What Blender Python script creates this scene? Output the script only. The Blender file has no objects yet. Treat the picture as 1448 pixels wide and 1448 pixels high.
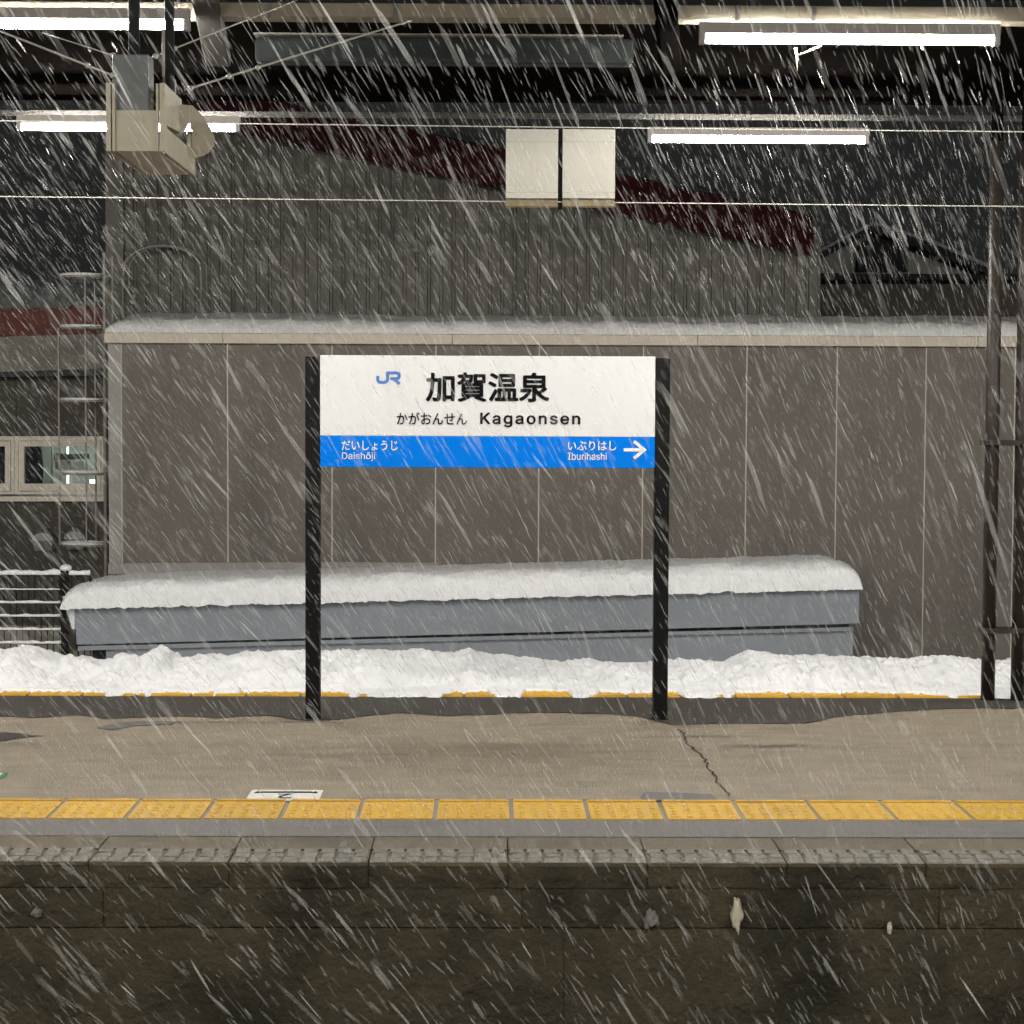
import bpy, math, random
from mathutils import Vector, Matrix, noise

random.seed(7)
S = bpy.context.scene
COL = S.collection
R = math.radians

# ------------------------------------------------------------------ camera
F_PX, HALF = 2900.0, 724.0
CAM = Vector((0, 0, 1.6))
ROT = (Matrix.Rotation(R(-0.6), 3, 'Z') @ Matrix.Rotation(R(90 - 2.9), 3, 'X') @ Matrix.Rotation(R(0.24), 3, 'Z'))
cd = bpy.data.cameras.new('camera')
cam = bpy.data.objects.new('camera', cd)
COL.objects.link(cam)
cam.matrix_world = Matrix.Translation(CAM) @ ROT.to_4x4()
cd.sensor_width = 36
cd.lens = 36 * F_PX / 1448
cd.clip_start = 0.05
cd.clip_end = 500
S.camera = cam

# ------------------------------------------------------------------ night sky, exposure
W = bpy.data.worlds.new('World')
S.world = W
W.use_nodes = True
bg = W.node_tree.nodes['Background']
bg.inputs[0].default_value = (0.90, 0.95, 0.90, 1)
bg.inputs[1].default_value = 0.017
S.view_settings.view_transform = 'Standard'
S.view_settings.look = 'None'
S.view_settings.gamma = 1
S.view_settings.exposure = 0
S.view_settings.use_curve_mapping = False
S.cycles.use_denoising = True
S.cycles.max_bounces = 8
S.cycles.transparent_max_bounces = 32
S.cycles.sample_clamp_indirect = 4
LAMP_POWER = 425.0
NEAR_ROWS = (1.9, -0.8)


def at(px, py, D):
    """point of the place seen at pixel (px, py) of the photograph at distance D"""
    d = ROT @ Vector(((px - HALF) / F_PX, -(py - HALF) / F_PX, -1))
    return CAM + d * (D / d.y)


def atx(px, py, X):
    d = ROT @ Vector(((px - HALF) / F_PX, -(py - HALF) / F_PX, -1))
    return CAM + d * (X / d.x)


def gnd(px, py, z=0.0):
    d = ROT @ Vector(((px - HALF) / F_PX, -(py - HALF) / F_PX, -1))
    return CAM + d * ((z - CAM.z) / d.z)


# ------------------------------------------------------------------ materials
MATS = {}


def mat(name, c1, c2=None, rough=0.6, scale=6.0, stretch=(1, 1, 1), bump=0.0, bscale=60.0, metal=0.0,
        spec=0.4, c3=None, s3=1.5, st3=(1, 1, 1), lo3=0.5, hi3=0.62, rough3=None, rnd=0.0, detail=6):
    m = bpy.data.materials.new(name)
    m.use_nodes = True
    nt = m.node_tree
    N, L = nt.nodes, nt.links
    b = N['Principled BSDF']
    b.inputs['Roughness'].default_value = rough
    b.inputs['Metallic'].default_value = metal
    b.inputs['Specular IOR Level'].default_value = spec
    b.inputs['Base Color'].default_value = (*c1, 1)
    geo = N.new('ShaderNodeNewGeometry')
    src = None
    if c2 is not None:
        mp = N.new('ShaderNodeMapping')
        mp.inputs['Scale'].default_value = stretch
        L.new(geo.outputs['Position'], mp.inputs['Vector'])
        nz = N.new('ShaderNodeTexNoise')
        nz.inputs['Scale'].default_value = scale
        nz.inputs['Detail'].default_value = detail
        nz.inputs['Roughness'].default_value = 0.65
        L.new(mp.outputs[0], nz.inputs['Vector'])
        rp = N.new('ShaderNodeMapRange')
        rp.inputs['From Min'].default_value = 0.3
        rp.inputs['From Max'].default_value = 0.7
        L.new(nz.outputs['Fac'], rp.inputs['Value'])
        mx = N.new('ShaderNodeMix')
        mx.data_type = 'RGBA'
        mx.inputs[6].default_value = (*c1, 1)
        mx.inputs[7].default_value = (*c2, 1)
        L.new(rp.outputs[0], mx.inputs[0])
        src = mx.outputs[2]
    if c3 is not None:
        mp = N.new('ShaderNodeMapping')
        mp.inputs['Scale'].default_value = st3
        L.new(geo.outputs['Position'], mp.inputs['Vector'])
        nz = N.new('ShaderNodeTexNoise')
        nz.inputs['Scale'].default_value = s3
        nz.inputs['Detail'].default_value = 7
        nz.inputs['Roughness'].default_value = 0.6
        L.new(mp.outputs[0], nz.inputs['Vector'])
        rp = N.new('ShaderNodeMapRange')
        rp.inputs['From Min'].default_value = lo3
        rp.inputs['From Max'].default_value = hi3
        L.new(nz.outputs['Fac'], rp.inputs['Value'])
        mx = N.new('ShaderNodeMix')
        mx.data_type = 'RGBA'
        if src:
            L.new(src, mx.inputs[6])
        else:
            mx.inputs[6].default_value = (*c1, 1)
        mx.inputs[7].default_value = (*c3, 1)
        L.new(rp.outputs[0], mx.inputs[0])
        src = mx.outputs[2]
        if rough3 is not None:
            rr = N.new('ShaderNodeMapRange')
            rr.inputs['To Min'].default_value = rough
            rr.inputs['To Max'].default_value = rough3
            L.new(rp.outputs[0], rr.inputs['Value'])
            L.new(rr.outputs[0], b.inputs['Roughness'])
    if rnd:
        oi = N.new('ShaderNodeObjectInfo')
        hs = N.new('ShaderNodeHueSaturation')
        rr = N.new('ShaderNodeMapRange')
        rr.inputs['To Min'].default_value = 1 - rnd
        rr.inputs['To Max'].default_value = 1 + rnd
        L.new(oi.outputs['Random'], rr.inputs['Value'])
        L.new(rr.outputs[0], hs.inputs['Value'])
        if src:
            L.new(src, hs.inputs['Color'])
        else:
            hs.inputs['Color'].default_value = (*c1, 1)
        src = hs.outputs[0]
    if src:
        L.new(src, b.inputs['Base Color'])
    if bump:
        nz = N.new('ShaderNodeTexNoise')
        nz.inputs['Scale'].default_value = bscale
        nz.inputs['Detail'].default_value = 5
        L.new(geo.outputs['Position'], nz.inputs['Vector'])
        bp = N.new('ShaderNodeBump')
        bp.inputs['Strength'].default_value = bump
        bp.inputs['Distance'].default_value = 0.02
        L.new(nz.outputs['Fac'], bp.inputs['Height'])
        L.new(bp.outputs[0], b.inputs['Normal'])
    MATS[name] = m
    return m


def emit_mat(name, col, power):
    m = bpy.data.materials.new(name)
    m.use_nodes = True
    b = m.node_tree.nodes['Principled BSDF']
    b.inputs['Base Color'].default_value = (*col, 1)
    b.inputs['Emission Color'].default_value = (*col, 1)
    b.inputs['Emission Strength'].default_value = power
    return m


M_asphalt = mat('asphalt', (0.330, 0.275, 0.200), (0.185, 0.154, 0.112), 0.55, 4.0, (0.9, 2.2, 1), 0.6, 130, detail=12,
                c3=(0.085, 0.075, 0.062), s3=1.0, st3=(0.55, 4.5, 1), lo3=0.60, hi3=0.70, rough3=0.3)
M_strip = mat('edge_asphalt', (0.150, 0.138, 0.130), (0.215, 0.200, 0.185), 0.6, 40, (1, 1, 1), 0.7, 140,
              c3=(0.095, 0.09, 0.085), s3=1.4, st3=(0.7, 5, 1), lo3=0.55, hi3=0.75)
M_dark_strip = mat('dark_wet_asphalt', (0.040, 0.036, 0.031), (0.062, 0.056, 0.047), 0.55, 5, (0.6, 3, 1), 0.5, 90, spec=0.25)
M_patch = mat('asphalt_patch', (0.115, 0.108, 0.100), (0.14, 0.13, 0.12), 0.6, 20, bump=0.4, bscale=120)
M_crack = mat('crack_dark', (0.02, 0.017, 0.013), rough=0.9)
M_coping = mat('coping_concrete', (0.125, 0.098, 0.052), (0.082, 0.066, 0.037), 0.42, 5, (1, 1, 1), 0.5, 110,
               c3=(0.15, 0.135, 0.105), s3=9, lo3=0.58, hi3=0.7, rnd=0.18)
M_rib = mat('worn_rib_concrete', (0.225, 0.21, 0.175), (0.105, 0.096, 0.074), 0.45, 22, bump=0.4, bscale=120)
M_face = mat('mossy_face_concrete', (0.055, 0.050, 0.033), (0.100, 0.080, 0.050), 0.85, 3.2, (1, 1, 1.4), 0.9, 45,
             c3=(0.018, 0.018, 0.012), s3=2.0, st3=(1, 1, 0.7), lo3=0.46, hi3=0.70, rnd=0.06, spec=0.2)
M_tile = mat('yellow_tile', (0.62, 0.375, 0.040), (0.53, 0.31, 0.03), 0.5, 22, bump=0.25, bscale=150,
             c3=(0.42, 0.24, 0.05), s3=5, lo3=0.58, hi3=0.72, rnd=0.08)
M_mortar = mat('mortar', (0.27, 0.25, 0.22), (0.20, 0.185, 0.16), 0.8, 30, bump=0.4)
M_snow = mat('snow', (0.86, 0.86, 0.86), (0.91, 0.91, 0.91), 0.75, 9, bump=0.22, bscale=20, spec=0.25,
             c3=(0.66, 0.64, 0.61), s3=6, lo3=0.66, hi3=0.8)
M_bank = mat('trodden_snow', (0.62, 0.62, 0.62), (0.74, 0.74, 0.74), 0.75, 9, bump=0.4, bscale=30, spec=0.2,
             c3=(0.47, 0.455, 0.43), s3=5, lo3=0.62, hi3=0.78)
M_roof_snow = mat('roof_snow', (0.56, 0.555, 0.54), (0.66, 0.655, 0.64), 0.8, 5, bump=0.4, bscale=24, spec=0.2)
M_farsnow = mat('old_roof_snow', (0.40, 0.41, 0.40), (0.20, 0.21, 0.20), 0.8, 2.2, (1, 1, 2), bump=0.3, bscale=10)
M_wall = mat('taupe_wall', (0.138, 0.122, 0.104), (0.157, 0.139, 0.118), 0.7, 3, (1, 1, 0.5), 0.3, 130, spec=0.3, rnd=0.03,
             c3=(0.108, 0.096, 0.080), s3=1.1, st3=(1.6, 1, .35), lo3=0.48, hi3=0.72)
M_joint = mat('pale_sealant', (0.60, 0.55, 0.46), rough=0.7)
M_trim = mat('cream_trim', (0.50, 0.45, 0.36), (0.44, 0.39, 0.31), 0.5, 4)
M_purlin = mat('cream_purlin_paint', (0.27, 0.24, 0.18), (0.21, 0.185, 0.14), 0.7, 5, spec=0.1)
M_cream = mat('cream_steel', (0.46, 0.42, 0.31), (0.38, 0.34, 0.25), 0.5, 12, c3=(0.25, 0.2, 0.13), s3=14, lo3=0.6, hi3=0.75)
M_sidng = mat('ribbed_siding', (0.088, 0.081, 0.064), (0.068, 0.063, 0.050), 0.6, 3, (2, 2, 0.25), c3=(0.052, 0.048, 0.038), s3=1.2,
              st3=(3, 1, 0.25), lo3=0.5, hi3=0.7)
M_flash = mat('grey_flashing', (0.27, 0.26, 0.235), (0.22, 0.21, 0.19), 0.5, 4)
M_flashdk = mat('dull_flashing', (0.125, 0.118, 0.10), (0.10, 0.095, 0.08), 0.6, 4, spec=0.2)
M_maroon = mat('maroon_fascia', (0.024, 0.003, 0.0045), (0.016, 0.002, 0.003), 0.8, 3, spec=0.08)
M_soffit = mat('dark_soffit', (0.055, 0.05, 0.046), rough=0.8)
M_grey = mat('grey_sheet_metal', (0.245, 0.268, 0.298), (0.225, 0.246, 0.272), 0.45, 2.2, (1, 1, 1), 0.05, 40, spec=0.4,
             c3=(0.205, 0.222, 0.243), s3=1.2, st3=(0.6, 1, 2.0), lo3=0.5, hi3=0.75)
M_black = mat('black_paint', (0.005, 0.0045, 0.0045), (0.007, 0.0065, 0.006), 0.45, 10, bump=0.1, bscale=60, spec=0.12)
M_white = mat('sign_white', (0.755, 0.76, 0.76), (0.735, 0.74, 0.74), 0.45, 3, spec=0.2)
M_blue = mat('sign_blue', (0.0, 0.19, 0.78), rough=0.6, spec=0.05)
M_ink = mat('sign_ink', (0.006, 0.006, 0.006), rough=0.7, spec=0.05)
M_print = mat('sign_white_print', (0.82, 0.82, 0.80), rough=0.5)
M_logo = mat('logo_blue', (0.035, 0.165, 0.52), rough=0.4)
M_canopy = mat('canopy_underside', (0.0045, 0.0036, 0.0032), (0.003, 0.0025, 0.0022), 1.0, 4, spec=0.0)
M_beam = mat('dark_grey_steel', (0.024, 0.028, 0.027), (0.018, 0.021, 0.020), 0.6, 6, bump=0.1, spec=0.08)
M_bracket = mat('grey_steel', (0.15, 0.14, 0.125), (0.10, 0.095, 0.085), 0.5, 8)
M_dkbracket = mat('dark_bracket_steel', (0.035, 0.032, 0.028), (0.025, 0.023, 0.02), 0.5, 8)
M_fold = mat('brown_cream_fold', (0.20, 0.165, 0.095), (0.15, 0.12, 0.07), 0.6, 20)  # recess and bottom fold, browner and darker than the panel face
M_panel = mat('cream_panel', (0.38, 0.365, 0.315), (0.35, 0.335, 0.29), 0.5, 3, c3=(0.33, 0.30, 0.23), s3=6, lo3=0.62, hi3=0.8)
M_rust = mat('brown_column_paint', (0.036, 0.029, 0.023), (0.020, 0.016, 0.013), 0.45, 8, bump=0.15, bscale=40, spec=0.3)
M_housing = mat('lamp_housing_white', (0.30, 0.275, 0.25), rough=0.5)
M_tube = emit_mat('fluorescent_tube', (1.0, 0.965, 0.91), LAMP_POWER)
M_wire = mat('galvanised_wire', (0.50, 0.48, 0.42), rough=0.4, metal=0.3)
M_dkwire = mat('dark_wire', (0.10, 0.10, 0.09), rough=0.6)
M_ice = mat('ice', (0.66, 0.60, 0.46), rough=0.25)
M_red = mat('brick_red_fascia', (0.14, 0.042, 0.030), (0.10, 0.03, 0.022), 0.6, 6)
M_concrete = mat('grey_concrete', (0.24, 0.225, 0.19), (0.18, 0.168, 0.142), 0.8, 5, bump=0.4, bscale=60)
M_base = mat('pale_concrete', (0.34, 0.32, 0.27), (0.27, 0.25, 0.21), 0.8, 5, bump=0.3)
M_dkwall = mat('dark_brown_wall', (0.088, 0.078, 0.064), (0.072, 0.063, 0.053), 0.7, 4, bump=0.2, bscale=80)
M_ladder = mat('ladder_steel', (0.24, 0.22, 0.185), (0.17, 0.155, 0.13), 0.45, 20)
M_winframe = mat('window_frame_cream', (0.80, 0.74, 0.62), (0.74, 0.68, 0.57), 0.5, 4)
M_room = mat('room_wall', (0.50, 0.52, 0.47), (0.44, 0.46, 0.42), 0.8, 3)
M_curtain = mat('dark_curtain', (0.035, 0.034, 0.045), (0.02, 0.02, 0.025), 0.8, 12, (3, 1, 0.4))
M_roomlamp = emit_mat('room_lamp', (0.95, 1.0, 0.97), 4.5)
M_pale = mat('pale_plaster', (0.32, 0.32, 0.28), (0.27, 0.27, 0.235), 0.8, 5)
M_dkroof = mat('dark_roof', (0.024, 0.024, 0.025), (0.035, 0.034, 0.034), 0.9, 6, spec=0.1)
M_green = mat('green_sticker', (0.05, 0.20, 0.07), rough=0.5)
M_sticker = mat('sticker_white', (0.66, 0.65, 0.60), (0.60, 0.59, 0.55), 0.5, 20)
M_vent = mat('vent_steel', (0.30, 0.30, 0.29), (0.22, 0.22, 0.215), 0.35, 10, metal=0.5)
M_ballast = mat('ballast', (0.10, 0.085, 0.07), (0.05, 0.043, 0.036), 0.9, 30, bump=1.0, bscale=30)
M_yard = mat('yard_snow', (0.70, 0.70, 0.70), (0.60, 0.59, 0.57), 0.8, 2, bump=0.3, bscale=6)
M_lightgap = mat('lens_grey', (0.075, 0.085, 0.082), (0.11, 0.12, 0.112), 0.35, 9, bump=0.05)

# glass: mostly clear, some reflection
M_glass = bpy.data.materials.new('window_glass')
M_glass.use_nodes = True
_nt = M_glass.node_tree
_t = _nt.nodes.new('ShaderNodeBsdfTransparent')
_t.inputs[0].default_value = (0.85, 0.9, 0.88, 1)
_g = _nt.nodes.new('ShaderNodeBsdfGlossy')
_g.inputs['Roughness'].default_value = 0.05
_fz = _nt.nodes.new('ShaderNodeFresnel')
_fz.inputs[0].default_value = 1.5
_mx = _nt.nodes.new('ShaderNodeMixShader')
_nt.links.new(_fz.outputs[0], _mx.inputs[0])
_nt.links.new(_t.outputs[0], _mx.inputs[1])
_nt.links.new(_g.outputs[0], _mx.inputs[2])
_nt.links.new(_mx.outputs[0], _nt.nodes['Material Output'].inputs['Surface'])

# falling wet snow: soft white that lets light through
M_flake = bpy.data.materials.new('wet_snowflake')
M_flake.use_nodes = True
_nt = M_flake.node_tree
_d = _nt.nodes.new('ShaderNodeBsdfDiffuse')
_d.inputs[0].default_value = (0.93, 0.93, 0.90, 1)
_tr = _nt.nodes.new('ShaderNodeBsdfTranslucent')
_tr.inputs[0].default_value = (0.93, 0.93, 0.90, 1)
_m1 = _nt.nodes.new('ShaderNodeMixShader')
_m1.inputs[0].default_value = 0.5
_tp = _nt.nodes.new('ShaderNodeBsdfTransparent')
_m2 = _nt.nodes.new('ShaderNodeMixShader')
_m2.inputs[0].default_value = 0.42
_nt.links.new(_d.outputs[0], _m1.inputs[1])
_nt.links.new(_tr.outputs[0], _m1.inputs[2])
_at = _nt.nodes.new('ShaderNodeAttribute')
_at.attribute_name = 'flake_cover'
_nt.links.new(_at.outputs['Fac'], _m2.inputs[0])
_nt.links.new(_tp.outputs[0], _m2.inputs[1])
_nt.links.new(_m1.outputs[0], _m2.inputs[2])
_nt.links.new(_m2.outputs[0], _nt.nodes['Material Output'].inputs['Surface'])


# ------------------------------------------------------------------ helpers
WLOC = {}


def tag(o, label=None, cat=None, group=None, kind=None):
    if label: o['label'] = label
    if cat: o['category'] = cat
    if group: o['group'] = group
    if kind: o['kind'] = kind
    return o


def thing(name, label, cat, loc=(0, 0, 0), group=None):
    o = bpy.data.objects.new(name, None)
    COL.objects.link(o)
    o.empty_display_size = 0.1
    o.location = loc
    WLOC[o.name] = Vector(loc)
    return tag(o, label, cat, group)


class MB:
    def __init__(s):
        s.v, s.f = [], []

    def add(s, vs, fs):
        n = len(s.v)
        s.v += [Vector(p) for p in vs]
        s.f += [tuple(i + n for i in f) for f in fs]
        return s

    def box(s, x0, x1, y0, y1, z0, z1):
        vs = [(x, y, z) for z in (z0, z1) for y in (y0, y1) for x in (x0, x1)]
        return s.add(vs, [(0, 2, 3, 1), (4, 5, 7, 6), (0, 1, 5, 4), (2, 6, 7, 3), (0, 4, 6, 2), (1, 3, 7, 5)])

    def prism(s, pts, off):
        """polygon extruded by vector off"""
        n = len(pts)
        off = Vector(off)
        a = [Vector(p) for p in pts]
        nrm = Vector((0, 0, 0))
        for i in range(n):
            nrm += a[i].cross(a[(i + 1) % n])
        if nrm.dot(off) > 0:
            a.reverse()
        vs = a + [p + off for p in a]
        fs = [tuple(range(n)), tuple(range(2 * n - 1, n - 1, -1))]
        for i in range(n):
            j = (i + 1) % n
            fs.append((j, i, i + n, j + n))
        return s.add(vs, fs)

    def tube(s, pts, r, n=8, caps=True, closed=False):
        pts = [Vector(p) for p in pts]
        rs = r if isinstance(r, (list, tuple)) else [r] * len(pts)
        rings = []
        k = len(pts)
        up = None
        for i, p in enumerate(pts):
            if closed:
                t = pts[(i + 1) % k] - pts[i - 1]
            else:
                t = pts[min(i + 1, k - 1)] - pts[max(i - 1, 0)]
            t.normalize()
            if up is None:
                up = Vector((0, 0, 1)) if abs(t.z) < 0.9 else Vector((1, 0, 0))
            a = t.cross(up).normalized()
            b = a.cross(t).normalized()
            up = b
            rings.append([p + (a * math.cos(2 * math.pi * q / n) + b * math.sin(2 * math.pi * q / n)) * rs[i] for q in range(n)])
        vs = [q for rg in rings for q in rg]
        fs = []
        for i in range(k if closed else k - 1):
            j = (i + 1) % k
            for q in range(n):
                w = (q + 1) % n
                fs.append((i * n + q, i * n + w, j * n + w, j * n + q))
        if caps and not closed:
            fs.append(tuple(range(n - 1, -1, -1)))
            fs.append(tuple((k - 1) * n + q for q in range(n)))
        return s.add(vs, fs)

    def bar(s, p, q, w, h, up=(0, 0, 1)):
        """rectangular bar from p to q"""
        p, q = Vector(p), Vector(q)
        t = (q - p).normalized()
        a = t.cross(Vector(up)).normalized()
        b = a.cross(t).normalized()
        c = [p + a * sx * w / 2 + b * sz * h / 2 for sx, sz in ((-1, -1), (1, -1), (1, 1), (-1, 1))]
        return s.prism(c, q - p)

    def grid(s, fn, nu, nv):
        n = len(s.v)
        for j in range(nv + 1):
            for i in range(nu + 1):
                s.v.append(Vector(fn(i / nu, j / nv)))
        for j in range(nv):
            for i in range(nu):
                a = n + j * (nu + 1) + i
                s.f.append((a, a + 1, a + nu + 2, a + nu + 1))
        return s

    def build(s, name, m, parent=None, origin=None, smooth=False, bevel=0, label=None):
        o0 = WLOC[parent.name] if parent is not None else Vector(origin or (0, 0, 0))
        me = bpy.data.meshes.new(name)
        me.from_pydata([tuple(p - o0) for p in s.v], [], s.f)
        me.materials.append(m)
        if smooth:
            me.polygons.foreach_set('use_smooth', [True] * len(me.polygons))
        me.update()
        o = bpy.data.objects.new(name, me)
        COL.objects.link(o)
        if parent is not None:
            o.parent = parent
        else:
            o.location = o0
        WLOC[o.name] = o0
        if bevel:
            md = o.modifiers.new('bevel', 'BEVEL')
            md.width = bevel
            md.segments = 2
            md.limit_method = 'ANGLE'
        if label: o['label'] = label
        return o


def place(mesh_obj, parent, loc, name=None):
    """another object sharing mesh data, a child of parent, at world loc"""
    c = mesh_obj.copy()
    COL.objects.link(c)
    c.parent = parent
    c.location = Vector(loc) - (WLOC[parent.name] if parent else Vector())
    return c


def copy_tree(o, parent=None, delta=None):
    c = o.copy()
    COL.objects.link(c)
    c.parent = parent
    WLOC[c.name] = WLOC.get(o.name, Vector()).copy() + (delta or Vector())
    for ch in list(o.children):
        copy_tree(ch, c, delta)
    return c


def lerp(a, b, t):
    return a + (b - a) * t


def interp(tab, x):
    if x <= tab[0][0]: return tab[0][1]
    for (x0, y0), (x1, y1) in zip(tab, tab[1:]):
        if x <= x1:
            t = (x - x0) / (x1 - x0)
            return lerp(y0, y1, t)
    return tab[-1][1]


def fbm(x, y, z=0.0, o=5):
    return noise.fractal(Vector((x, y, z)), 0.9, 2.1, o, noise_basis='PERLIN_ORIGINAL')


# ================================================================== THE GROUND
tag(MB().box(-60, 60, -20, 7.1, -1.5, -1.15).build('track_bed', M_ballast), kind='structure')
tag(MB().box(-60, 60, 12.85, 90, -1.5, -1.05).build('yard', M_yard), kind='structure')

# ================================================================== THE PLATFORM
YE = 7.19           # front edge
plat = MB().box(-14, 14, YE + 0.06, 12.70, -1.4, -0.03).build('platform', M_concrete)
tag(plat, kind='structure')
X0 = at(723, 1150, 8.12).x
PITCH = 107.6 / 2900 * 8.12

MB().box(-14, 14, 8.325, 12.70, -0.03, 0.0).build('asphalt_surface', M_asphalt, plat)
MB().box(-14, 14, 7.60, 7.905, -0.03, 0.0).build('edge_strip', M_strip, plat)
MB().box(-14, 14, 7.905, 8.325, -0.03, -0.003).build('mortar_bed', M_mortar, plat)

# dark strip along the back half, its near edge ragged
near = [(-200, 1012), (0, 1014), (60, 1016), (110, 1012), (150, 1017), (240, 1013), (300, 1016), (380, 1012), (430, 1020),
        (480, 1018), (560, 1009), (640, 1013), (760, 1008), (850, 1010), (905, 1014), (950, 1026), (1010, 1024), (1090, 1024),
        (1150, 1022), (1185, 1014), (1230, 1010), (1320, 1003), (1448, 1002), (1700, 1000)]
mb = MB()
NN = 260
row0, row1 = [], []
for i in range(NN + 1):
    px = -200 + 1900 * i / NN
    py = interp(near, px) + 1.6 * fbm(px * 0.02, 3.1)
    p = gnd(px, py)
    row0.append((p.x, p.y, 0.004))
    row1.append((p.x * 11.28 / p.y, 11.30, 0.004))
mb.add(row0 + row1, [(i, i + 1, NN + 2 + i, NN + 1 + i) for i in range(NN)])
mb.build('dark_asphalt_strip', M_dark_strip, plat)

# flat wear marks on the asphalt
def ground_poly(name, pts, m, z=0.004):
    ps = [gnd(*p) for p in pts]
    MB().add([(p.x, p.y, z) for p in reversed(ps)], [tuple(range(len(ps)))]).build(name, m, plat)


ground_poly('asphalt_patch', [(912, 1121), (960, 1122), (1005, 1124), (1016, 1133), (1008, 1134.5), (915, 1133), (905, 1129)], M_patch)
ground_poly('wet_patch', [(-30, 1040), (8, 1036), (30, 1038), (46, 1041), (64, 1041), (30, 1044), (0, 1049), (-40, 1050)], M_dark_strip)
ground_poly('wet_patch', [(135, 1030), (160, 1024), (205, 1020), (262, 1021), (240, 1025), (190, 1027), (160, 1033)], M_patch)


def crack(pts, w):
    ps = [gnd(*p) for p in pts]
    fine = []
    for a, b in zip(ps, ps[1:]):
        for k in range(5):
            q = a.lerp(b, k / 5)
            fine.append((q.x + random.uniform(-0.009, 0.009), q.y))
    mb = MB()
    L, Rr = [], []
    for x, y in fine:
        ww = w * random.uniform(0.4, 1.3)
        L.append((x - ww / 2, y, 0.004))
        Rr.append((x + ww / 2, y, 0.004))
    n = len(L)
    mb.add(L + Rr, [(i, i + n, i + n + 1, i + 1) for i in range(n - 1)])
    mb.build('crack', M_crack, plat)


crack([(960, 1032), (968, 1038), (972, 1052), (984, 1062), (997, 1075), (1003, 1088), (1013, 1100), (1016, 1108), (1026, 1118), (1033, 1129)], 0.009)
crack([(1033, 1129), (1080, 1127), (1140, 1126), (1200, 1127.5)], 0.004)
crack([(1150, 1060), (1195, 1057), (1240, 1052), (1270, 1050)], 0.006)
crack([(655, 1062), (690, 1065), (720, 1066), (740, 1070)], 0.006)

# yellow warning tiles, each with 5 x 5 domes and the inner line
def tile_mesh(m):
    w, d = PITCH - 0.017, 0.385
    mb = MB().box(-w / 2, w / 2, 0, d, -0.012, 0.002)
    for i in range(5):
        for j in range(5):
            cx, cy = (i - 2) * 0.056, 0.034 + j * 0.056
            n = 8
            b = [(cx + 0.0155 * math.cos(k * math.tau / n), cy + 0.0155 * math.sin(k * math.tau / n), 0.0021) for k in range(n)]
            t = [(cx + 0.009 * math.cos(k * math.tau / n), cy + 0.009 * math.sin(k * math.tau / n), 0.0075) for k in range(n)]
            mb.add(b + t, [(k, (k + 1) % n, n + (k + 1) % n, n + k) for k in range(n)] + [tuple(range(n, 2 * n))])
    mb.box(-w / 2 + 0.004, w / 2 - 0.004, 0.335, 0.365, 0.0021, 0.008)
    return mb


proto_tile = None
for k in range(-16, 17):
    loc = Vector((X0 + (k + 0.5) * PITCH, 7.922, 0))
    if proto_tile is None:
        proto_tile = tile_mesh(None).build('tactile_tile', M_tile, plat)
        proto_tile.location = loc
    else:
        t = place(proto_tile, plat, loc)
        t.rotation_euler = (0, random.uniform(-0.004, 0.004), random.uniform(-0.006, 0.006))
for k in range(-14, 15):
    t = place(proto_tile, plat, (X0 + 0.07 + (k + 0.5) * PITCH, 11.66, 0.006))
    t.rotation_euler = (0, 0, math.pi)

# coping stones with the ridged anti-slip lip
XC = at(718, 1206, 7.35).x
CP = 195.3 / 2900 * 7.35


def coping_mesh(rr):
    w = CP - 0.005
    mb = MB().box(-w / 2, w / 2, YE + 0.198, 7.594, -0.020, -0.001)
    mb.box(-w / 2, w / 2, YE + 0.004, YE + 0.1979, -0.020, -0.007)
    stone, mb = mb, MB()
    n = 8
    for i in range(n):
        x0 = -w / 2 + w * i / n + 0.002
        x1 = -w / 2 + w * (i + 1) / n - 0.001
        for j, (ya, yb, h) in enumerate(((0.006, 0.066, 0.000), (0.072, 0.128, 0.002), (0.134, 0.192, 0.004))):
            sk = 0.006 * (j % 2)
            dz = [rr.uniform(-0.003, 0.002) for _ in range(4)]
            xa, xb = x0 + sk + rr.uniform(0, .004), x1 + sk - rr.uniform(0, .006)
            xb = min(xb, w / 2 - 0.001)
            y0, y1 = YE + ya + rr.uniform(0, .004), YE + yb - rr.uniform(0, .004)
            vs = [(xa, y0, -0.0065), (xb, y0, -0.0065), (xb, y1, -0.0065), (xa, y1, -0.0065),
                  (xa + .004, y0 + .004, h - .004 + dz[0]), (xb - .004, y0 + .004, h - .004 + dz[1]), (xb - .004, y1 - .004, h + dz[2]), (xa + .004, y1 - .004, h + dz[3])]
            mb.add(vs, [(4, 5, 6, 7), (0, 1, 5, 4), (1, 2, 6, 5), (2, 3, 7, 6), (3, 0, 4, 7)])
    return stone, mb


rr = random.Random(3)
protos = []
for _ in range(3):
    stone, ribs = coping_mesh(rr)
    c = stone.build('coping_stone', M_coping, plat)
    ribs.build('anti_slip_ribs', M_rib, c)
    protos.append(c)
slots = list(range(-10, 10))
for i, k in enumerate(slots):
    o = protos[i] if i < 3 else copy_tree(protos[i % 3], plat)
    o.location = Vector((XC + (k + 0.5) * CP, rr.uniform(-.004, .004), rr.uniform(-.003, .002)))

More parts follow.
